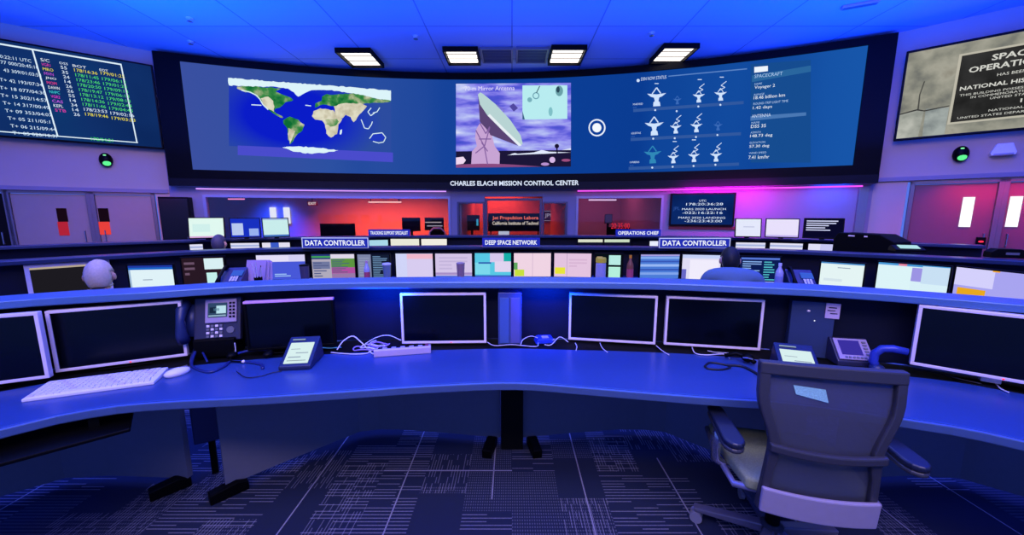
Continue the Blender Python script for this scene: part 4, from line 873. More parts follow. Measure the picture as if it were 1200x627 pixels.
m = MB(); m.T = MP; m.tube([(-.125, -.01, .01), (-.125, -.035, .04), (-.125, -.05, .11), (-.125, -.04, .17), (-.125, -.01, .205)], [.028, .026, .018, .024, .028], blue_case, 12); m.box(-.15, -.085, .005, .03, .03, .2, blue_case); m.build('handset', e, smooth=True)
# curly cord etc as cables
def cable(label, pts, r, m_, name='cable', n=10):
    P_ = cat_rom([Vector(p) for p in pts], n); m = MB(); m.tube(P_, r, m_, 8); return tag(m.build(name, smooth=True), label, 'cable')
D = lambda px, py, z=.745: tuple(atz(px, py, z))
cable('dark thick cord looping from the raised phone across the desk', [D(232, 405, .80), D(226, 420, .76), D(226, 430), D(245, 436), D(262, 430), D(270, 424), D(285, 424), D(305, 427), D(308, 432)], .007, mat('navy_cord', '1a2868', .4))
cable('white cord hanging from the raised phone', [D(275, 402, .82), D(276, 410, .78), D(275, 418), D(270, 421)], .003, cable_white)
cable('thin black wire trailing from the headset to the tablet', [D(277, 435), D(288, 442), D(305, 441), D(318, 437), D(330, 435)], .002, cable_dark)
cable('dark cord forming a pointed loop left of the phone block', [D(223, 425), D(226, 414, .76), D(232, 402, .80), D(238, 414, .77), D(243, 424)], .005, mat('navy_cord', '1a2868', .4))
# headset
pc = atz(295, 418, .745); e = thing('headset', 'black headset lying between the raised phone and the tablet', 'headset', (pc.x, pc.y, .74), R(5))
m = MB(); m.tube([(.09*math.cos(t)-.0, .0+.075*math.sin(t), .015) for t in [math.pi*i/12 for i in range(13)]], .007, mat('headset_blue', '24348c', .35), 8); m.build('headband', e, smooth=True)
for sx in (-1, 1):
    m = MB(); m.ball((sx*.09, -.01, .02), (.024, .03, .018), black, 14, 8); m.build('ear_cushion', e, smooth=True)
m = MB(); m.tube([(-.09, -.02, .02), (-.06, -.07, .012), (0, -.08, .01)], .003, black, 6); m.ball((.005, -.08, .011), .008, silver, 8, 6); m.build('microphone_boom', e)
# slanted tablets
def tablet(label, bl, br, tl_, lit=True):
    a = atz(*bl, .745); c = atz(*br, .745); d = (c-a).normalized(); w = (c-a).length; rz = math.atan2(d.y, d.x)
    e = thing('touch_tablet', label, 'tablet', (a.x, a.y, .74), rz)
    dep, ht = .16, .12
    m = MB(); m.prism([(0, 0), (dep+.03, 0), (dep, ht), (0, .02)], 0, w, mat('tablet_navy', '1c2448', .4), 'x'); m.build('body', e, bevel=.006)
    an = math.atan2(ht-.02, dep); L_ = math.hypot(dep, ht-.02); M_ = Matrix.Translation((0, 0, .02)) @ Matrix.Rotation(an, 4, 'X')
    m = MB(); m.box(.018, w-.018, .018, L_-.045, .0, .003, E('d8f0f0'), M_)
    F_ = lambda x, y: M_ @ Vector((x, y, .0045))
    for i, (x0, x1, y0, y1, c_) in enumerate(((.03, w-.03, .03, .034, '8898a8'), (.03, w*.6, .05, .056, '90a0b8'), (w*.4, w-.03, .075, .08, '90a0b8'), (.03, w*.5, .1, .104, 'a0b0c0'))):
        m.add([F_(x0, y0), F_(x1, y0), F_(x1, y1), F_(x0, y1)], [(0, 1, 2, 3)], E(c_))
    m.build('screen', e)
    m = MB(); m.add([F_(.02, L_-.03), F_(w*.55, L_-.03), F_(w*.55, L_-.022), F_(.02, L_-.022)], [(0, 1, 2, 3)], E('a8c0e0', .7)); m.build('lettering', e)
tablet('navy desk tablet with a pale lit screen, standing slanted left of the white cables', (326, 434), (364, 432), None)
tablet('navy desk tablet with a pale lit screen, mostly hidden behind the chair back', (916, 441), (966, 447), None)
# power strip
a = atz(438, 418, .745); c = atz(505, 413, .745); e = thing('power_strip', 'pale grey power strip on the desk before the central monitor', 'power strip', (a.x, a.y, .74), math.atan2(c.y-a.y, c.x-a.x)); w = (c-a).length
m = MB(); m.prism([(0, 0), (.05, 0), (.05, .035), (.008, .04), (0, .034)], 0, w, mat('strip_grey', 'b8a8c8', .5), 'x'); m.build('body', e, bevel=.003)
for i in range(6): m = MB(); m.box(.02+i*w/6.4, .042+i*w/6.4, .014, .04, .038, .0405, black); m.build('socket', e)
m = MB(); m.box(w-.03, w-.012, .015, .035, .037, .046, mat('switch_red', '803050', .4)); m.build('switch', e)
# white cable tangle
cable('pale cable arching up behind the tablet before the blue panel', [D(395, 410), D(402, 400, .78), D(413, 394, .80), D(422, 400, .78), D(430, 408), D(434, 412)], .0035, cable_white)
cable('pale thin cable running low to the central monitor', [D(425, 405, .76), D(440, 396, .79), D(455, 393, .80), D(470, 399, .78)], .0025, cable_white)
for i in range(3):
    cx, cy = atz(430+i*7, 409-i, .745).xy; pts = [(cx+.075*math.cos(t)*(1-.1*i), cy+.03*math.sin(t), .748+.006*i+.006*math.sin(3*t+i)) for t in [2*math.pi*j/10 for j in range(11)]]
    cable(['bottom coil of the pale cable tangle', 'middle coil of the pale cable tangle', 'top coil of the pale cable tangle'][i], pts, .004, mat('lilac_cable', '9a80c8', .5) if i != 1 else cable_white, n=5)
cable('white cord curling onto the end of the power strip', [D(441, 399, .77), D(434, 402, .76), D(432, 410), D(438, 415), D(445, 414, .76)], .004, cable_white)
cable('short teal cable lying beside the tablet', [D(375, 407, .76), D(385, 408), D(400, 407)], .003, mat('teal_cable', '4aa0b8', .5))
cable('white cable along the desk edge left of the tangle', [D(388, 413), D(398, 414), D(415, 415), D(430, 414), D(436, 410)], .003, cable_white)
cable('white cable under the blue desk tower', [D(571, 401, .75), D(580, 405), D(600, 404), D(628, 406), D(632, 401), D(650, 398, .76)], .0022, cable_white)
cable('white wires looping behind the small blue hub', [D(610, 405), D(613, 398, .76), D(622, 394, .77), D(630, 396, .77)], .0022, cable_white)
cable('crossed white wires right of the small blue hub', [D(638, 404), D(646, 404), D(656, 395, .77), D(666, 401)], .0025, cable_white)
cable('short white wire hooked below the right pair of monitors', [D(674, 402), D(676, 406), D(675, 411)], .0025, cable_white)
cable('white wire running under the left monitor of the pair', [D(703, 402), D(706, 408), D(712, 413)], .0025, cable_white)
cable('straight white wire below the gap between the paired monitors', [D(769, 405), D(776, 411), D(784, 416)], .0025, cable_white)
cable('white wire bundle below the right monitor of the pair, upper strand', [D(811, 407), D(815, 414), D(828, 416), D(848, 415), D(855, 420)], .003, cable_white)
cable('white wire bundle below the right monitor of the pair, lower strand', [D(829, 411), D(840, 413), D(862, 414), D(874, 416)], .002, cable_white)
cable('black headset cord coiled left of the chair back', [D(826, 429), D(832, 425), D(848, 427), D(856, 430), D(846, 433), D(830, 432), D(826, 429)], .005, cable_dark)
cable('black cord running from the coil behind the chair back', [D(852, 428), D(868, 429), D(880, 434), D(893, 442)], .007, cable_dark)
cable('dark cord below the far right monitor', [D(1070, 432), D(1095, 436), D(1120, 443), D(1150, 450)], .004, cable_dark)
cable('white wire below the far right monitor', [D(1166, 448), D(1172, 455), D(1182, 460)], .003, cable_white)
# small hub
p = atz(639, 402, .745); e = thing('network_hub', 'small blue hub with wires between the desk tower and the paired monitors', 'hub', (p.x, p.y+.05, .735), R(8)); m = MB(); m.prism([(-.06, 0), (.06, 0), (.045, .03), (-.045, .03)], -.04, .04, mat('hub_blue', '2440c0', .35)); m.build('body', e, bevel=.004); m = MB(); m.box(-.02, .02, -.02, .01, .03, .034, mat('hub_label', 'b0a8e0', .4)); m.build('label', e)
# small microphone/dongle at right of cables
p = atz(880, 426, .75); e = thing('headset', 'black headset with a chrome hinge lying behind the chair back', 'headset', (p.x, p.y+.03, .74), R(-30)); m = MB(); m.tube([(-.1, 0, .02), (-.05, .02, .035), (0, 0, .03), (.03, -.03, .02)], .011, black, 10); m.build('headband', e, smooth=True); m = MB(); m.ball((.0, -.005, .03), (.028, .028, .022), black, 12, 8); m.build('ear_cushion', e, smooth=True); m = MB(); m.tube([(-.02, -.03, .035), (0, -.038, .04), (.02, -.03, .035)], .004, chrome, 8); m.build('hinge', e)
# towers
e = thing('desk_tower', 'narrow blue-lit computer tower at the centre of the near desk', 'computer', (-.012, 2.1, .735), 0)
m = MB(); m.box(-.068, .068, 0, .09, .0, .31, mat('tower_blue', '3c4c88', .4)); m.build('case', e, bevel=.004)
m = MB(); m.box(-.058, -.006, -.004, 0, .01, .28, mat('tower_front', '44609a', .3)); m.box(.004, .056, -.004, 0, .01, .28, mat('tower_front2', '5a5c98', .3)); m.build('front_panel', e, bevel=.001)
a, c = atz(926, 414, .74), atz(968, 420, .74)
e = thing('desk_tower', 'dark computer tower with a sticky note, behind the right tablet', 'computer', ((a.x+c.x)/2, (a.y+c.y)/2, .735), R(-22))
m = MB(); m.box(-.095, .095, 0, .11, 0, .3, mat('tower_dark', '2c3c60', .45)); m.build('case', e, bevel=.004); m = MB(); m.ball((-.02, -.002, .25), (.008, .004, .006), silver, 10, 6); m.ball((.01, -.002, .2), (.003, .003, .003), white_lit, 8, 6); m.build('buttons', e)
m = MB(); m.box(.05, .11, -.006, -.003, .22, .3, mat('note_paper', 'c8b4d0', .8)); m.box(.062, .095, -.008, -.006, .275, .28, cable_dark); m.box(.058, .09, -.008, -.006, .26, .264, cable_dark); m.box(.07, .1, -.008, -.006, .245, .249, cable_dark); m.build('sticky_note', e)
# right phone
a = atz(990, 424, .76); e = thing('desk_phone', 'lavender-framed desk phone display tilted up right of the sticky-note tower', 'telephone', (a.x+.05, a.y+.0, .74), R(-12)); e.scale = (.82,)*3
m = MB(); m.prism([(-.02, 0), (.13, 0), (.12, .14), (.09, .145), (-.02, .03)], -.1, .1, mat('phone_dark', '2a2c48', .4), 'x'); m.build('body', e, bevel=.005)
an = math.atan2(.115, .11); M_ = Matrix.Translation((0, -.02, .03)) @ Matrix.Rotation(an, 4, 'X'); m = MB(); m.box(-.09, .09, .01, .15, .0, .012, mat('phone_silver', 'a898b4', .4), M_); ss = m.build('screen_surround', e, bevel=.004)
m = MB(); m.box(-.07, .04, .04, .135, .012, .015, E('3a30a0'), M_); m.build('screen', ss)
m = MB(); 
for i in range(5): m.box(.055, .075, .04+.02*i, .05+.02*i, .012, .018, frame_grey, M_)
for i in range(6): m.box(-.06+.02*i, -.048+.02*i, .018, .028, .012, .018, frame_grey, M_)
m.build('keypad', e)
# cradle / handset arch
p = atz(1042, 437, .745); e = thing('phone_handset', 'blue curved handset standing beside the far right monitor', 'handset', (p.x, p.y, .74), R(-35))
m = MB(); m.tube([(-.045, 0, .012), (-.06, 0, .05), (-.058, 0, .09), (-.035, 0, .118), (.0, 0, .125), (.05, 0, .12)], [.018, .018, .018, .018, .018, .016], mat('handset_blue', '2a3c9c', .35), 12); m.build('grip', e, smooth=True)
m = MB(); m.ball((-.045, 0, .02), (.03, .03, .02), blue_case, 12, 8); m.build('mouthpiece', e, smooth=True)

# ================================================================== OFFICE CHAIR
mesh_grey = mat('chair_mesh', '5a5c6c', .8, noise=.25, scale=400)
def fabric_mesh():
    m = bpy.data.materials.new('chair_net'); m.use_nodes = True; nt = m.node_tree; b_ = nt.nodes['Principled BSDF']; N = nt.nodes.new; L = nt.links.new
    b_.inputs['Base Color'].default_value = lin('3c4050'); b_.inputs['Roughness'].default_value = .7
    tc = N('ShaderNodeTexCoord'); sp = N('ShaderNodeSeparateXYZ'); L(tc.outputs['Object'], sp.inputs[0])
    def st(k, per):
        a = N('ShaderNodeMath'); a.operation = 'MULTIPLY'; a.inputs[1].default_value = 1/per; L(sp.outputs[k], a.inputs[0]); f_ = N('ShaderNodeMath'); f_.operation = 'FRACT'; L(a.outputs[0], f_.inputs[0]); g = N('ShaderNodeMath'); g.operation = 'GREATER_THAN'; g.inputs[1].default_value = .72; L(f_.outputs[0], g.inputs[0]); return g
    a, c = st(0, .0028), st(2, .0028); mu = N('ShaderNodeMath'); mu.operation = 'MULTIPLY'; L(a.outputs[0], mu.inputs[0]); L(c.outputs[0], mu.inputs[1])
    iv = N('ShaderNodeMath'); iv.operation = 'SUBTRACT'; iv.inputs[0].default_value = 1; L(mu.outputs[0], iv.inputs[1]); L(iv.outputs[0], b_.inputs['Alpha']); return m
net = fabric_mesh()
def chair(label, loc, rz, group=None):
    e = thing('office_chair', label, 'chair', loc, rz, group)                     # local: sitter faces +y, seat centre over origin
    # star base
    m = MB(); m.lathe([(.045, .07), (.045, .12), (.03, .13)], chair_plastic, 16)
    bs = m.build('base_hub', e)
    for k in range(5):
        a_ = R(72*k+18); M_ = Matrix.Rotation(a_, 4, 'Z')
        m = MB(); m.prism([(.03, .075), (.31, .055), (.315, .075), (.05, .115), (.03, .115)], -.022, .022, mat('chair_base_grey', '6c6c80', .35, .3), 'y', M_); lg = m.build('leg', e, bevel=.006)
        m = MB(); M2 = M_ @ Matrix.Translation((.3, 0, 0)); m.tube([(0, 0, .06), (0, 0, .045)], .008, chrome, 8, M2)
        for s in (-1, 1): m.tube([(0, s*.008, .028), (0, s*.026, .028)], .028, mat('caster_grey', '8a8a98', .35), 16, M2)
        m.build('caster', lg)
    m = MB(); m.tube([(0, 0, .12), (0, 0, .26)], .028, black, 16); m.tube([(0, 0, .26), (0, 0, .39)], .02, chrome, 16); m.build('gas_lift', e, smooth=False)
    m = MB(); m.box(-.09, .09, -.16, .12, .385, .42, chair_plastic); m.tube([(.09, .0, .4), (.22, .0, .4)], .007, black, 8); m.build('mechanism', e, bevel=.006)
    # seat: rounded, waterfall front
    m = MB(); nx, ny = 12, 12; vs = []; fs = []
    for j in range(ny+1):
        for i in range(nx+1):
            u_, v_ = i/nx*2-1, j/ny*2-1; hw = .24*(1-.08*max(0, -v_)); x = hw*u_*math.sqrt(1-.12*v_*v_); y = .24*v_*math.sqrt(1-.12*u_*u_)
            z = .47+.012*u_*u_-(.035*max(0, v_-.4)**2*3); vs.append((x, y, z))
    n1 = len(vs); vs += [(x, y, z-.05) for x, y, z in vs]
    W1 = nx+1
    for j in range(ny):
        for i in range(nx):
            q = (j*W1+i, j*W1+i+1, (j+1)*W1+i+1, (j+1)*W1+i); fs.append(q); fs.append(tuple(n1+k for k in reversed(q)))
    rim = [i for i in range(W1)]+[j*W1+nx for j in range(1, ny+1)]+[ny*W1+i for i in range(nx-1, -1, -1)]+[j*W1 for j in range(ny-1, 0, -1)]
    for a_, c_ in zip(rim, rim[1:]+rim[:1]): fs.append((c_, a_, a_+n1, c_+n1))
    m.add(vs, fs, mat('seat_fabric_olive', '98a078', .85, noise=.35, scale=160, bump=.3)); m.build('seat', e, smooth=True, bevel=.012)
    m = MB(); m.tube([(-.235, .2, .43), (-.25, .0, .425), (-.24, -.2, .43), (0, -.235, .425), (.24, -.2, .43), (.25, .0, .425), (.235, .2, .43)], .014, mat('seat_rim_silver', '8c8ca8', .3, .4), 10); m.build('seat_frame', e, smooth=True)
    # backrest: curved outline; back surface leans away from sitter
    def by(z): t = (z-.42)/.56; return -.283-.004*t-.014*math.sin(t*math.pi)
    def bk(x, z, o=0): return Vector((x, by(z)-o+.9*x*x*.55, z))
    def hwid(z):                                     # half width of the frame by height
        t = (z-.42)/.56
        if z > .66: q = min(1, (z-.66)/.2); return .172+(.22-.172)*(q*q*(3-2*q))
        return .172+(.66-z)/.27*.016
    N_ = 16; zs = [.4+(.965-.4)*i/N_ for i in range(N_+1)]
    # side stiles
    for s in (-1, 1):
        m = MB(); vs = []; fs = []
        for z in zs:
            w_ = hwid(z); wi = w_-(.034 if z > .6 else .028)
            for (xx, oo) in ((w_, -.014), (wi, -.014), (wi, .016), (w_, .016)): vs.append(bk(s*xx, z, oo))
        k = len(zs)
        for i in range(k-1):
            for q in range(4): fs.append((4*i+q, 4*i+(q+1) % 4, 4*i+4+(q+1) % 4, 4*i+4+q))
        fs += [(0, 3, 2, 1), tuple(4*(k-1)+q for q in (0, 1, 2, 3))]
        m.add(vs, fs if s > 0 else [tuple(reversed(f_)) for f_ in fs], chair_plastic); m.build('back_stile', e, smooth=False, bevel=.006)
    def band(z0, z1, o0, o1, mt, name, hw=None, crown=0.0, bev=.006):
        m = MB(); n = 14; vs = []; fs = []; w_ = hw or hwid((z0+z1)/2)
        for i in range(n+1):
            x = -w_+2*w_*i/n; cr = crown*(1-(x/w_)**2)
            for (zz, oo) in ((z0+cr, o0), (z1+cr, o0), (z1+cr, o1), (z0+cr, o1)): vs.append(bk(x, zz, oo))
        for i in range(n):
            for q in range(4): fs.append((4*i+q, 4*i+4+q, 4*i+4+(q+1) % 4, 4*i+(q+1) % 4))
        fs += [(0, 1, 2, 3), tuple(4*n+q for q in (3, 2, 1, 0))]; m.add(vs, fs, mt); return m.build(name, e, bevel=bev)
    band(.93, .975, -.014, .018, chair_plastic, 'top_rail', crown=.006)
    band(.655, .685, .012, .034, chair_plastic, 'cross_rail', hw=.176, crown=-.012)
    band(.402, .505, .016, .034, lumbar_grey, 'lumbar_panel', hw=.183, crown=-.006)
    m = MB(); n = 14
    for i in range(n):
        for j in range(N_):
            z0, z1 = zs[j], zs[j+1]; a0, a1 = -1+2*i/n, -1+2*(i+1)/n
            m.add([bk(a0*(hwid(z0)-.02), z0, -.004), bk(a1*(hwid(z0)-.02), z0, -.004), bk(a1*(hwid(z1)-.02), z1, -.004), bk(a0*(hwid(z1)-.02), z1, -.004)], [(0, 1, 2, 3)], net)
    m.build('back_mesh', e)
    m = MB(); m.add([bk(-.115, .9, .0), bk(-.02, .896, .0), bk(-.02+.012, .85, .0), bk(-.105, .868, .0)], [(0, 1, 2, 3)], mat('care_label', '8fc8c4', .7, noise=.5, scale=300)); m.build('care_label', e)
    # spine brackets from mechanism to back
    for s in (-1, 1):
        m = MB(); m.tube([(s*.06, -.12, .41), (s*.1, -.19, .41), (s*.15, by(.45)+.012, .45)], .013, mat('bracket_grey', '5c5c70', .35, .4), 8); m.build('back_bracket', e, smooth=True)
    # arms
    for s in (-1, 1):
        m = MB(); out = [(.038*math.cos(a_)*(1 if k_ < 0 else .8)*k2, k_*.105+.05*math.sin(a_)) for k_, k2, a0 in ((1, 1, 0), (-1, 1, math.pi)) for a_ in [a0+math.pi*q/8 for q in range(9)]]
        ML = Matrix.Translation((s*.28, -.155, .635)); m.prism(out, -.014, .006, chair_plastic, 'z', ML); m.prism([(x*1.02, y*1.01) for x, y in out], .006, .03, arm_vinyl, 'z', ML); pad = m.build('arm_pad', e, bevel=.009, seg=3)
        m = MB(); m.tube([(s*.28, -.1, .625), (s*.286, -.1, .54), (s*.28, -.09, .46), (s*.24, -.07, .425), (s*.15, -.06, .41), (s*.08, -.05, .4)], [.019, .02, .018, .017, .016, .016], chrome, 12); m.build('arm_post', e, smooth=True)
    return e
CH = (1.163, 1.495); CA = R(-13)
ch0 = chair('grey mesh-backed office chair with armrests in front of the near desk', (CH[0], CH[1], 0), CA)

# ================================================================== PEOPLE
def mesh_from_mods(verts, edges, radii, root, levels=2):
    me = bpy.data.meshes.new('tmp'); me.from_pydata(verts, edges, []); o = bpy.data.objects.new('tmp', me); COL.objects.link(o)
    md = o.modifiers.new('skin', 'SKIN'); md.use_smooth_shade = True
    for i, r_ in enumerate(radii): o.data.skin_vertices[0].data[i].radius = (r_, r_) if not isinstance(r_, tuple) else r_
    o.data.skin_vertices[0].data[root].use_root = True
    sb = o.modifiers.new('sub', 'SUBSURF'); sb.levels = levels; sb.render_levels = levels
    dg = bpy.context.evaluated_depsgraph_get(); dg.update(); ev = o.evaluated_get(dg); m2 = bpy.data.meshes.new_from_object(ev)
    vs = [v.co.copy() for v in m2.vertices]; fs = [tuple(p.vertices) for p in m2.polygons]
    bpy.data.objects.remove(o); bpy.data.meshes.remove(me); bpy.data.meshes.remove(m2); return vs, fs
def person(label, loc, rz, shirt, hairm, bald=False, head_yaw=0.0, seat_z=.47, scale=1.0, lean=.06, drop=0.0):
    e = thing('person', label, 'person', loc, rz); e.scale = (scale,)*3
    S = seat_z
    # joints, sitter faces +y
    V = {}; verts = []; rad = []
    def add(n, p, r_): V[n] = len(verts); verts.append(p); rad.append(r_)
    add('pel', (0, 0, S+.09), (.15, .11)); add('wst', (0, lean*.4, S+.22), (.13, .095)); add('cst', (0, lean*1.2, S+.40), (.155, .105)); add('shl', (0, lean*1.6, S+.50), (.11, .085)); add('nek', (0, lean*2.0+drop*.4, S+.57-drop*.6), .055); add('hed', (0, lean*2.6+drop*.7, S+.66-drop), .06)
    ed = [('pel', 'wst'), ('wst', 'cst'), ('cst', 'shl'), ('shl', 'nek'), ('nek', 'hed')]
    for s, t in ((-1, 'L'), (1, 'R')):
        add('sh'+t, (s*.18, lean*1.5, S+.47), .062); add('el'+t, (s*.24, .1+lean, S+.27), .043); add('wr'+t, (s*.17, .33+lean, S+.37), .028); add('pm'+t, (s*.155, .40+lean, S+.375), (.038, .018))
        add('hp'+t, (s*.1, .03, S+.06), .09); add('kn'+t, (s*.13, .46, S+.06), .06); add('an'+t, (s*.12, .42, .1), .04); add('ft'+t, (s*.12, .52, .035), .035); add('to'+t, (s*.13, .60, .025), .025)
        ed += [('shl', 'sh'+t), ('sh'+t, 'el'+t), ('el'+t, 'wr'+t), ('wr'+t, 'pm'+t), ('pel', 'hp'+t), ('hp'+t, 'kn'+t), ('kn'+t, 'an'+t), ('an'+t, 'ft'+t), ('ft'+t, 'to'+t)]
    vs, fs = mesh_from_mods(verts, [(V[a], V[c]) for a, c in ed], rad, 0)
    m = MB(); m.add(vs, fs, skin_m)
    # fingers and thumbs, rooted in the palm
    for s, t in ((-1, 'L'), (1, 'R')):
        px_, py_, pz_ = verts[V['pm'+t]]
        for k in range(4):
            x = px_+(k-1.5)*.019; L_ = (.062, .074, .07, .055)[k if s > 0 else 3-k]
            m.tube([(x, py_, pz_), (x, py_+.035, pz_+.004), (x, py_+.035+L_*.5, pz_-.004), (x, py_+.03+L_*.9, pz_-.022)], [.01, .0095, .0085, .007], skin_m, 8)
        m.tube([(px_-s*.02, py_-.03, pz_), (px_-s*.045, py_+.0, pz_-.004), (px_-s*.05, py_+.03, pz_-.012)], [.013, .011, .008], skin_m, 8)
    # head: ellipsoid shaped with jaw, nose, ears, brow
    hc = Vector((0, lean*2.6+.015+drop*.7, S+.735-drop)); MH = Matrix.Translation(hc) @ Matrix.Rotation(head_yaw, 4, 'Z')
    hv = []; hf = []; n, k = 28, 20
    for i in range(k+1):
        th = -math.pi/2+math.pi*i/k
        for j in range(n):
            ph_ = 2*math.pi*j/n; x = .078*math.cos(th)*math.cos(ph_); y = .1*math.cos(th)*math.sin(ph_); z = .122*math.sin(th)
            if z < 0: x *= 1-.28*(-z/.122)**1.5; y = y*(1-.12*(-z/.122)) + (.012*(-z/.122) if y > 0 else .03*(-z/.122))
            if y > .06:
                g = math.exp(-((x/.013)**2)); y += .022*g*math.exp(-((z+.02)/.02)**2)+.01*g*math.exp(-((z-.0)/.02)**2)
                y += .006*math.exp(-((z-.03)/.01)**2)-.008*math.exp(-(((abs(x)-.032)/.014)**2+((z-.01)/.012)**2))+.005*math.exp(-((z+.062)/.01)**2-(x/.03)**2)+.005*math.exp(-((z+.1)/.015)**2)
            hv.append((x, y, z))
    for i in range(k):
        for j in range(n): hf.append((i*n+j, i*n+(j+1) % n, (i+1)*n+(j+1) % n, (i+1)*n+j))
    m.add(hv, hf, skin_m, MH)
    for s in (-1, 1): m.ball((s*.083, -.005, -.012), (.012, .019, .03), skin_m, 12, 8, MH)
    m.ball((0, -.01, -.1), (.055, .06, .06), skin_m, 14, 8, MH)
    bo = m.build('body', e, smooth=True); rmd = bo.modifiers.new('remesh', 'REMESH'); rmd.mode = 'VOXEL'; rmd.voxel_size = .006; rmd.use_smooth_shade = True
    # hair
    m = MB(); hv = []; hf = []
    for i in range(k+1):
        th = -math.pi/2+math.pi*i/k
        for j in range(n):
            ph_ = 2*math.pi*j/n; fx, fy, fz = math.cos(th)*math.cos(ph_), math.cos(th)*math.sin(ph_), math.sin(th); rr = 1.0
            r1 = (.084+.003*math.sin(9*ph_+4*th), .107+.003*math.sin(7*ph_+3*th), .128+.002*math.sin(5*ph_)); hv.append((fx*r1[0], fy*r1[1], fz*r1[2]))
    for i in range(k):
        for j in range(n):
            ids = (i*n+j, i*n+(j+1) % n, (i+1)*n+(j+1) % n, (i+1)*n+j); c_ = sum((Vector(hv[q]) for q in ids), Vector())/4
            top_ok = c_.z > .05 if c_.y > .035 else c_.z > -.085
            if bald and c_.z > .07 and abs(c_.x) < .06: top_ok = False
            if abs(c_.x) > .066 and -.04 < c_.y < .04 and c_.z < .03: top_ok = False
            if top_ok: hf.append(ids)
    m.add(hv, hf, hairm, MH); ho = m.build('hair', e, smooth=True); sd = ho.modifiers.new('solid', 'SOLIDIFY'); sd.thickness = .012; sd.offset = -1
    # shirt
    names = ['pel', 'wst', 'cst', 'shl', 'shL', 'elL', 'shR', 'elR']; ix = {n_: i for i, n_ in enumerate(names)}
    sv = [verts[V[n_]] for n_ in names]; sr = []
    for n_ in names:
        r_ = rad[V[n_]]; sr.append(tuple(q+.014 for q in r_) if isinstance(r_, tuple) else r_+.014)
    vs, fs = mesh_from_mods(sv, [(ix[a], ix[c]) for a, c in (('pel', 'wst'), ('wst', 'cst'), ('cst', 'shl'), ('shl', 'shL'), ('shL', 'elL'), ('shl', 'shR'), ('shR', 'elR'))], sr, 0)
    m = MB(); m.add(vs, fs, shirt); m.tube([(.06*math.cos(t), lean*1.8+.03*drop+.055*math.sin(t), S+.555-drop*.45+.008*math.sin(t)) for t in [2*math.pi*i/16 for i in range(17)]], .012, shirt, 8); m.build('shirt', e, smooth=True)
    names = ['pel', 'hpL', 'knL', 'anL', 'hpR', 'knR', 'anR']; ix = {n_: i for i, n_ in enumerate(names)}; sr = []
    for n_ in names:
        r_ = rad[V[n_]]; sr.append(tuple(q+.012 for q in r_) if isinstance(r_, tuple) else r_+.014)
    vs, fs = mesh_from_mods([verts[V[n_]] for n_ in names], [(0, 1), (1, 2), (2, 3), (0, 4), (4, 5), (5, 6)], sr, 0)
    m = MB(); m.add(vs, fs, mat('trousers_dark', '1c1e2c', .8)); m.build('trousers', e, smooth=True)
    for s in (-1, 1):
        m = MB(); m.ball((s*.125, .5, .035), (.045, .13, .04), black, 14, 8); m.build('shoe', e, smooth=True)
    return e
hair_grey = mat('hair_grey', 'd8c4b0', .7, noise=.2, scale=80); hair_dark = mat('hair_black', '08080c', .6, noise=.3, scale=80); hair_mid = mat('hair_brown_grey', '3c3c50', .7, noise=.3, scale=80)
sit_chairs = []
def seat_for(pos, rz, label, zs=.86):
    c = ch0.copy(); COL.objects.link(c); c.location = pos; c.rotation_euler = (0, 0, rz); c.scale = (1, 1, zs); c['label'] = label; c['group'] = 'operator chairs behind the near shelf'
    for k in list(ch0.children):
        q = k.copy(); COL.objects.link(q); q.parent = c
        for g_ in k.children: w_ = g_.copy(); COL.objects.link(w_); w_.parent = q
def put_person(label, px, py_top, Y, rz, **k):
    """head centre column px, head top row py_top, at depth Y"""
    t = aty(px, py_top, Y); return t
t = put_person('', 115, 305, 2.85, 0); S1 = t.z-.865+.13
person('grey-haired person in a dark shirt, seen from behind at the left consoles', (t.x+.06, t.y-.16, 0), R(32), mat('shirt_black', '10121e', .8), hair_grey, head_yaw=R(2), seat_z=S1, drop=.13)
seat_for((t.x+.07, t.y-.17, 0), R(32), 'office chair under the grey-haired person', .80)
t = put_person('', 857.5, 290, 3.5, 0); S2 = t.z-.865+.17
person('dark-haired person in a blue-grey shirt, seen from behind right of centre', (t.x-.04, t.y-.16, 0), R(-20), mat('shirt_teal', '5a7890', .8), hair_dark, head_yaw=R(0), seat_z=S2, drop=.17)
seat_for((t.x-.04, t.y-.18, 0), R(-20), 'office chair under the dark-haired person', .80)
t = put_person('', 262, 274.5, 5.25, 0); S3 = t.z-.865
person('brown-haired person at the farthest console row, only the head showing', (t.x, t.y-.16, 0), R(25), mat('shirt_navy', '141c40', .8), hair_mid, head_yaw=R(-10), seat_z=S3)
seat_for((t.x, t.y-.18, 0), R(25), 'office chair under the brown-haired person', .80)
# papers near grey-haired person on middle desk
def lay(px, py, w, d_, rz, label, m_=paper, name='paper_sheet', t=.006):
    p = atz(px, py, .742); e = MB(); M_ = Matrix.Translation((p.x, p.y, .7405)) @ Matrix.Rotation(rz, 4, 'Z'); e.box(-w/2, w/2, -d_/2, d_/2, 0, t, m_, M_); tag(e.build(name, bevel=.001), label, 'paper')
lay(34, 345, .42, .3, R(40), 'white papers spread on the middle worktop at the far left')
lay(84, 340, .3, .2, R(35), 'beige folder on the middle worktop before the pale-framed monitor', mat('folder_beige', 'b8a48c', .8))
lay(505, 324.5, .5, .12, 0, 'long white sheet on the middle worktop before the monitor left of the teal one')
lay(573, 324.5, .22, .1, 0, 'white sheet on the middle worktop before the teal monitor')
lay(384, 326, .4, .12, R(4), 'pale sheet on the middle worktop before the green and magenta tables')
lay(775, 326.5, .32, .12, R(-6), 'white sheet on the middle worktop before the blue striped monitor')
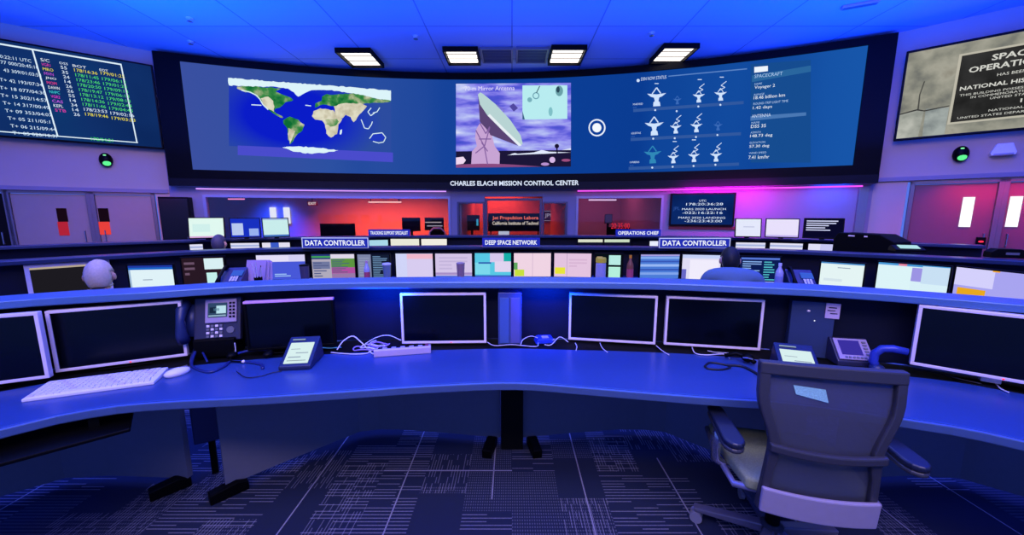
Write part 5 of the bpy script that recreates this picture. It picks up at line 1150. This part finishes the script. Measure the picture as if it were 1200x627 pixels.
# ================================================================== BACK ROOM CONTENTS
def bmon(px, py0, py1, w, Y, label, m_=black, cont=None):
    p = aty(px, py1, Y); t = aty(px, py0, Y); monitor('computer_monitor', label, (p.x-w/2, Y), (p.x+w/2, Y), p.z, t.z-p.z, .012, m_, cont, zd=.74, group='monitors in the rooms behind the glass')
def bdesk(x0, x1, Y, label):
    e = thing('office_desk', label, 'desk', ((x0+x1)/2, Y, 0)); w = (x1-x0)/2; m = MB(); m.box(-w, w, -.1, .55, .70, .74, dark_panel); m.build('top', e, bevel=.004)
    for s in (-1, 1): m = MB(); m.box(s*w-.02, s*w+.02, -.08, .5, 0, .70, dark_panel); m.build('leg', e)
bdesk(-6.3, -1.5, 10.25, 'long dark desk in the red-lit room behind the left window')
bdesk(-.95, .95, 10.3, 'dark desk in the room behind the central glass')
bdesk(1.55, 3.5, 10.3, 'dark desk in the room behind the right window')
bmon(396, 262, 277, .95, 10.3, 'wide dark monitor silhouette low in the red room, left one')
bmon(482, 255, 271, .5, 10.35, 'dark monitor silhouette in the red room, second from the right')
bmon(509, 255, 270, .52, 10.35, 'dark monitor silhouette at the right of the red room', cont=doc('100c18', (.0, .9, .6, .68, 'c0b0b8'), (.1, .95, .3, .38, 'b0a8b8')))
p = aty(515, 275, 10.25); e = thing('desk_chair', 'dark round-backed chair rising before the right silhouette monitor', 'chair', (p.x, 9.95, 0)); m = MB(); m.tube([(-.22, 0, .8), (-.2, 0, .98), (-.1, 0, 1.08), (.1, 0, 1.08), (.2, 0, .98), (.22, 0, .8)], .02, silver, 8); m.build('back_frame', e, smooth=True); m = MB(); m.box(-.2, .2, .0, .02, .5, 1.03, black); m.build('backrest', e, bevel=.01); m = MB(); m.box(-.22, .22, .0, .4, .44, .48, black); m.build('seat', e, bevel=.01); m = MB(); m.tube([(0, .2, .44), (0, .2, .05)], .03, chrome, 10); m.lathe([(.25, 0), (.25, .03), (.05, .06)], black, 16, (0, .2, 0)); m.build('pedestal', e)
bmon(553, 252, 270, .42, 10.3, 'dark monitor with a cyan glint in the left pane of the central glass', cont=doc('120a14', (.82, .95, .3, .75, '40a8c8')))
bmon(590.5, 270.5, 279.5, .32, 10.3, 'white sheet-like monitor low in the central glass', cont=doc('c8d0e4'))
bmon(713, 251, 262, .2, 10.3, 'faint monitor in the dark room behind the right window', cont=doc('38284c'))
# laboratory name board
YB = 9.3
p0 = aty(572, 271, YB); p1 = aty(634, 250, YB); e = thing('name_board', 'black board with orange and white lettering behind the central glass', 'sign', (0, YB, 0))
m = MB(); m.box(p0.x, p1.x, 0, .04, p0.z, p1.z, black_matte); bd = m.build('board', e); m = MB(); m.box(p0.x+.05, p0.x+.08, .01, .03, 0, p0.z, black); m.build('post', e); m = MB(); m.box(p1.x-.08, p1.x-.05, .01, .03, 0, p0.z, black); m.build('post', e)
def bt(st, x0, x1, y0, y1, c, mb=None):
    a = aty(x0, y1, YB-.01); q = aty(x1, y0, YB-.01); mb.text(st, lambda x, z: Vector((x, -.01, z)), a.x, q.x, a.z, q.z, E(c), True)
m = MB(); bt('Jet Propulsion Labora', 577, 631, 253.2, 258.3, 'ff7858', mb=m); bt('California Institute of Technol', 577, 631, 259.5, 263.5, 'e8dcc8', mb=m); m.build('lettering', bd)
# wall logo frame beside it
p = aty(643.5, 253, 12.5); e = thing('wall_emblem', 'small faint square emblem on the wall in the right pane of the central glass', 'sign', (p.x, 12.58, p.z)); m = MB(); m.box(-.2, .2, -.02, 0, -.18, .18, mat('emblem_dark', '3a2634', .6)); m.build('plate', e); m = MB(); f = lambda x, z: Vector((x, -.024, z)); 
for r_ in ((-.18, .18, .15, .165), (-.18, .18, -.165, -.15), (.165, .18, -.15, .15)): m.rect(f, *r_, E('a89ab0', .8))
m.text('JPL', f, -.14, .13, -.08, .08, E('a89ab0', .8), True); m.build('lettering', e)
# digital clock
p = aty(726, 265, 10.6); e = thing('digital_clock', 'red digital clock reading 20:35:00 behind the right window', 'clock', (p.x, 10.6, .74)); m = MB(); m.box(-.3, .3, 0, .06, .12, .34, black_matte); m.box(-.1, .1, 0, .08, 0, .12, black_matte); m.build('case', e)
q0 = aty(716, 268, 10.59); q1 = aty(738, 261.5, 10.59); m = MB(); m.text('20:35:00', lambda x, z: Vector((x-p.x, -.01, z-.74)), q0.x, q1.x, q0.z, q1.z, E('ff3048', 1.2), False); m.build('digits', e)
# ceiling lights of the back room seen as thin bright lines
def bline(px0, px1, py, Y, label, c):
    a = aty(px0, py, Y); q = aty(px1, py, Y); e = thing('ceiling_light', label, 'ceiling light', ((a.x+q.x)/2, Y, 2.45), 0, 'thin lights in the rooms behind the glass'); w = (q.x-a.x)/2; dz = a.z-2.45
    m = MB(); m.box(-w, w, -.03, .03, dz-.0, dz+.03, E(c, 1.5)); m.build('tube', e); m = MB(); m.box(-w*.9, -w*.9+.02, -.01, .01, dz+.03, 0, black); m.box(w*.9-.02, w*.9, -.01, .01, dz+.03, 0, black); m.build('hanger', e)
bline(268, 286, 234, 9.9, 'thin pink light in the blue left part of the room', 'f08ac0')
bline(432, 470, 237.5, 10.6, 'thin white light over the red room', 'ffd0c0')
bline(690, 722, 235, 10.4, 'thin white light over the dark right room', 'e8c8e8')
p = aty(366, 238.5, 12.0); e = thing('exit_sign', 'small lit exit sign hanging in the red room', 'sign', (p.x, 12.0, 2.45)); m = MB(); m.box(-.16, .16, 0, .03, p.z-2.45-.07, p.z-2.45+.07, mat('exit_plate', '901c1c', .5)); m.box(-.01, .01, .01, .02, p.z-2.45+.07, 0, black); m.build('plate', e); m = MB(); m.text('EXIT', lambda x, z: Vector((x, -.004, z)), -.12, .12, p.z-2.45-.04, p.z-2.45+.04, E('ffe8e0'), True); m.build('lettering', e)

# ================================================================== LIGHTS
def area(name, loc, rot, size, sy, col, power, spread=180):
    l = bpy.data.lights.new(name, 'AREA'); l.shape = 'RECTANGLE'; l.size = size; l.size_y = sy; l.color = col; l.energy = power; l.spread = R(spread)
    o = bpy.data.objects.new(name, l); COL.objects.link(o); o.location = loc; o.rotation_euler = [R(a) for a in rot]; return o
BLUE = (.0, .075, 1.0); VIO = (.75, .5, 1.0)
area('blue_fill_left', (-5.6, 3.2, 2.6), (180, 0, 0), 3, 6, BLUE, 600)  # unseen uplight with no fitting, added to turn the ceiling blue
area('blue_fill_right', (5.6, 3.2, 2.6), (180, 0, 0), 3, 6, (0, .05, 1), 640)  # its unseen match on the right, also added for the blue ceiling
area('blue_fill_near', (0, -1.0, 2.8), (180, 0, 0), 8, 1.2, BLUE, 500)  # unseen helper behind the camera, added to brighten the near ceiling
area('screen_top_fill', (0, 6.0, 3.9), (172, 0, 0), 12, 1.4, (.0, .09, 1), 130)  # added lamp floating before the screen, lifts the ceiling there
area('ceiling_blue_down_near', (0, 2.4, 4.5), (0, 0, 0), 5, 1.2, (.02, .12, 1.0), 120)
area('neutral_fill_near', (0, -.3, 4.4), (12, 0, 0), 4, 1.0, (.9, .75, 1), 48, 140)  # added unseen overhead lamp, greys and lightens the near desk
area('neutral_fill_front', (0, -1.1, 3.6), (55, 0, 0), 4, .6, (1, .74, .92), 46, 120)  # added unseen lamp behind the camera, brightens bezels and other fronts
area('ceiling_mid', (0, 4.6, 4.5), (0, 0, 0), 8, 1.5, (.5, .55, 1.0), 75)
area('left_wall_fill', (-3.5, 3.5, 4.3), (0, 42, -50), 2, 1, (1, .62, .9), 62, 110)  # added fill without a fitting, makes the left wall less blue
area('right_wall_fill', (3.5, 3.2, 4.3), (0, -42, 50), 2, 1, (.9, .6, 1), 46, 110)  # added fill for the right wall, likewise without a fitting
area('magenta_wall_wash', (4.3, 7.5, 1.95), (60, 0, -20), 1.6, .1, (.9, .0, .95), 22)
area('blue_corner_wash', (6.0, 7.1, 1.95), (50, 0, -20), .5, .1, (.0, .08, 1), 5)
area('blue_window_wash', (-4.3, 8.0, 1.98), (20, 0, 12), 5, .15, (.05, .12, 1.0), 14)
area('red_door_left', (-7.0, 6.9, 1.98), (0, 0, 39), 1.2, .1, (1, .08, .12), 4)
area('red_door_right', (7.72, 5.93, 2.12), (0, 0, -41), 1.3, .1, (1, .02, .04), 14, 130)
area('red_room', (-4.0, 10.9, 2.4), (15, 0, 0), 3.2, 1.2, (1, .075, .03), 420, 130)
area('blue_room', (-7.8, 11.7, 2.4), (0, 0, 0), .8, .8, (.0, .05, 1), 160, 100)
area('red_centre_room', (-.4, 12.0, 2.4), (0, 0, 0), 1.4, .6, (1, .05, .03), 45, 140)
area('purple_room', (2.5, 11.3, 2.4), (0, 0, 0), 1.6, 1, (.8, .1, .3), 18)
area('under_shelf_blue_left', (-.72, 2.02, 1.06), (50, 0, 5), .28, .02, (.0, .05, 1), 5)
area('under_shelf_blue_right', (.2, 2.05, 1.06), (50, 0, 0), .22, .02, (.0, .05, 1), 4)
w = bpy.data.worlds.new('world'); SC.world = w; w.use_nodes = True; w.node_tree.nodes['Background'].inputs[0].default_value = (.12, .22, 1, 1); w.node_tree.nodes['Background'].inputs[1].default_value = .8

# ================================================================== CAMERA
cd = bpy.data.cameras.new('camera'); cd.sensor_width = 36; cd.lens = F/1200*36; cd.clip_start = .02; cam = bpy.data.objects.new('camera', cd); COL.objects.link(cam)
cam.location = (0, 0, H); cam.rotation_euler = (R(90)-TH, 0, 0); SC.camera = cam
SC.view_settings.view_transform = 'Standard'; SC.view_settings.look = 'None'; SC.view_settings.exposure = 0; SC.view_settings.gamma = 1; SC.view_settings.use_curve_mapping = False
SC.cycles.max_bounces = 6; SC.cycles.transparent_max_bounces = 12; SC.cycles.sample_clamp_indirect = 6
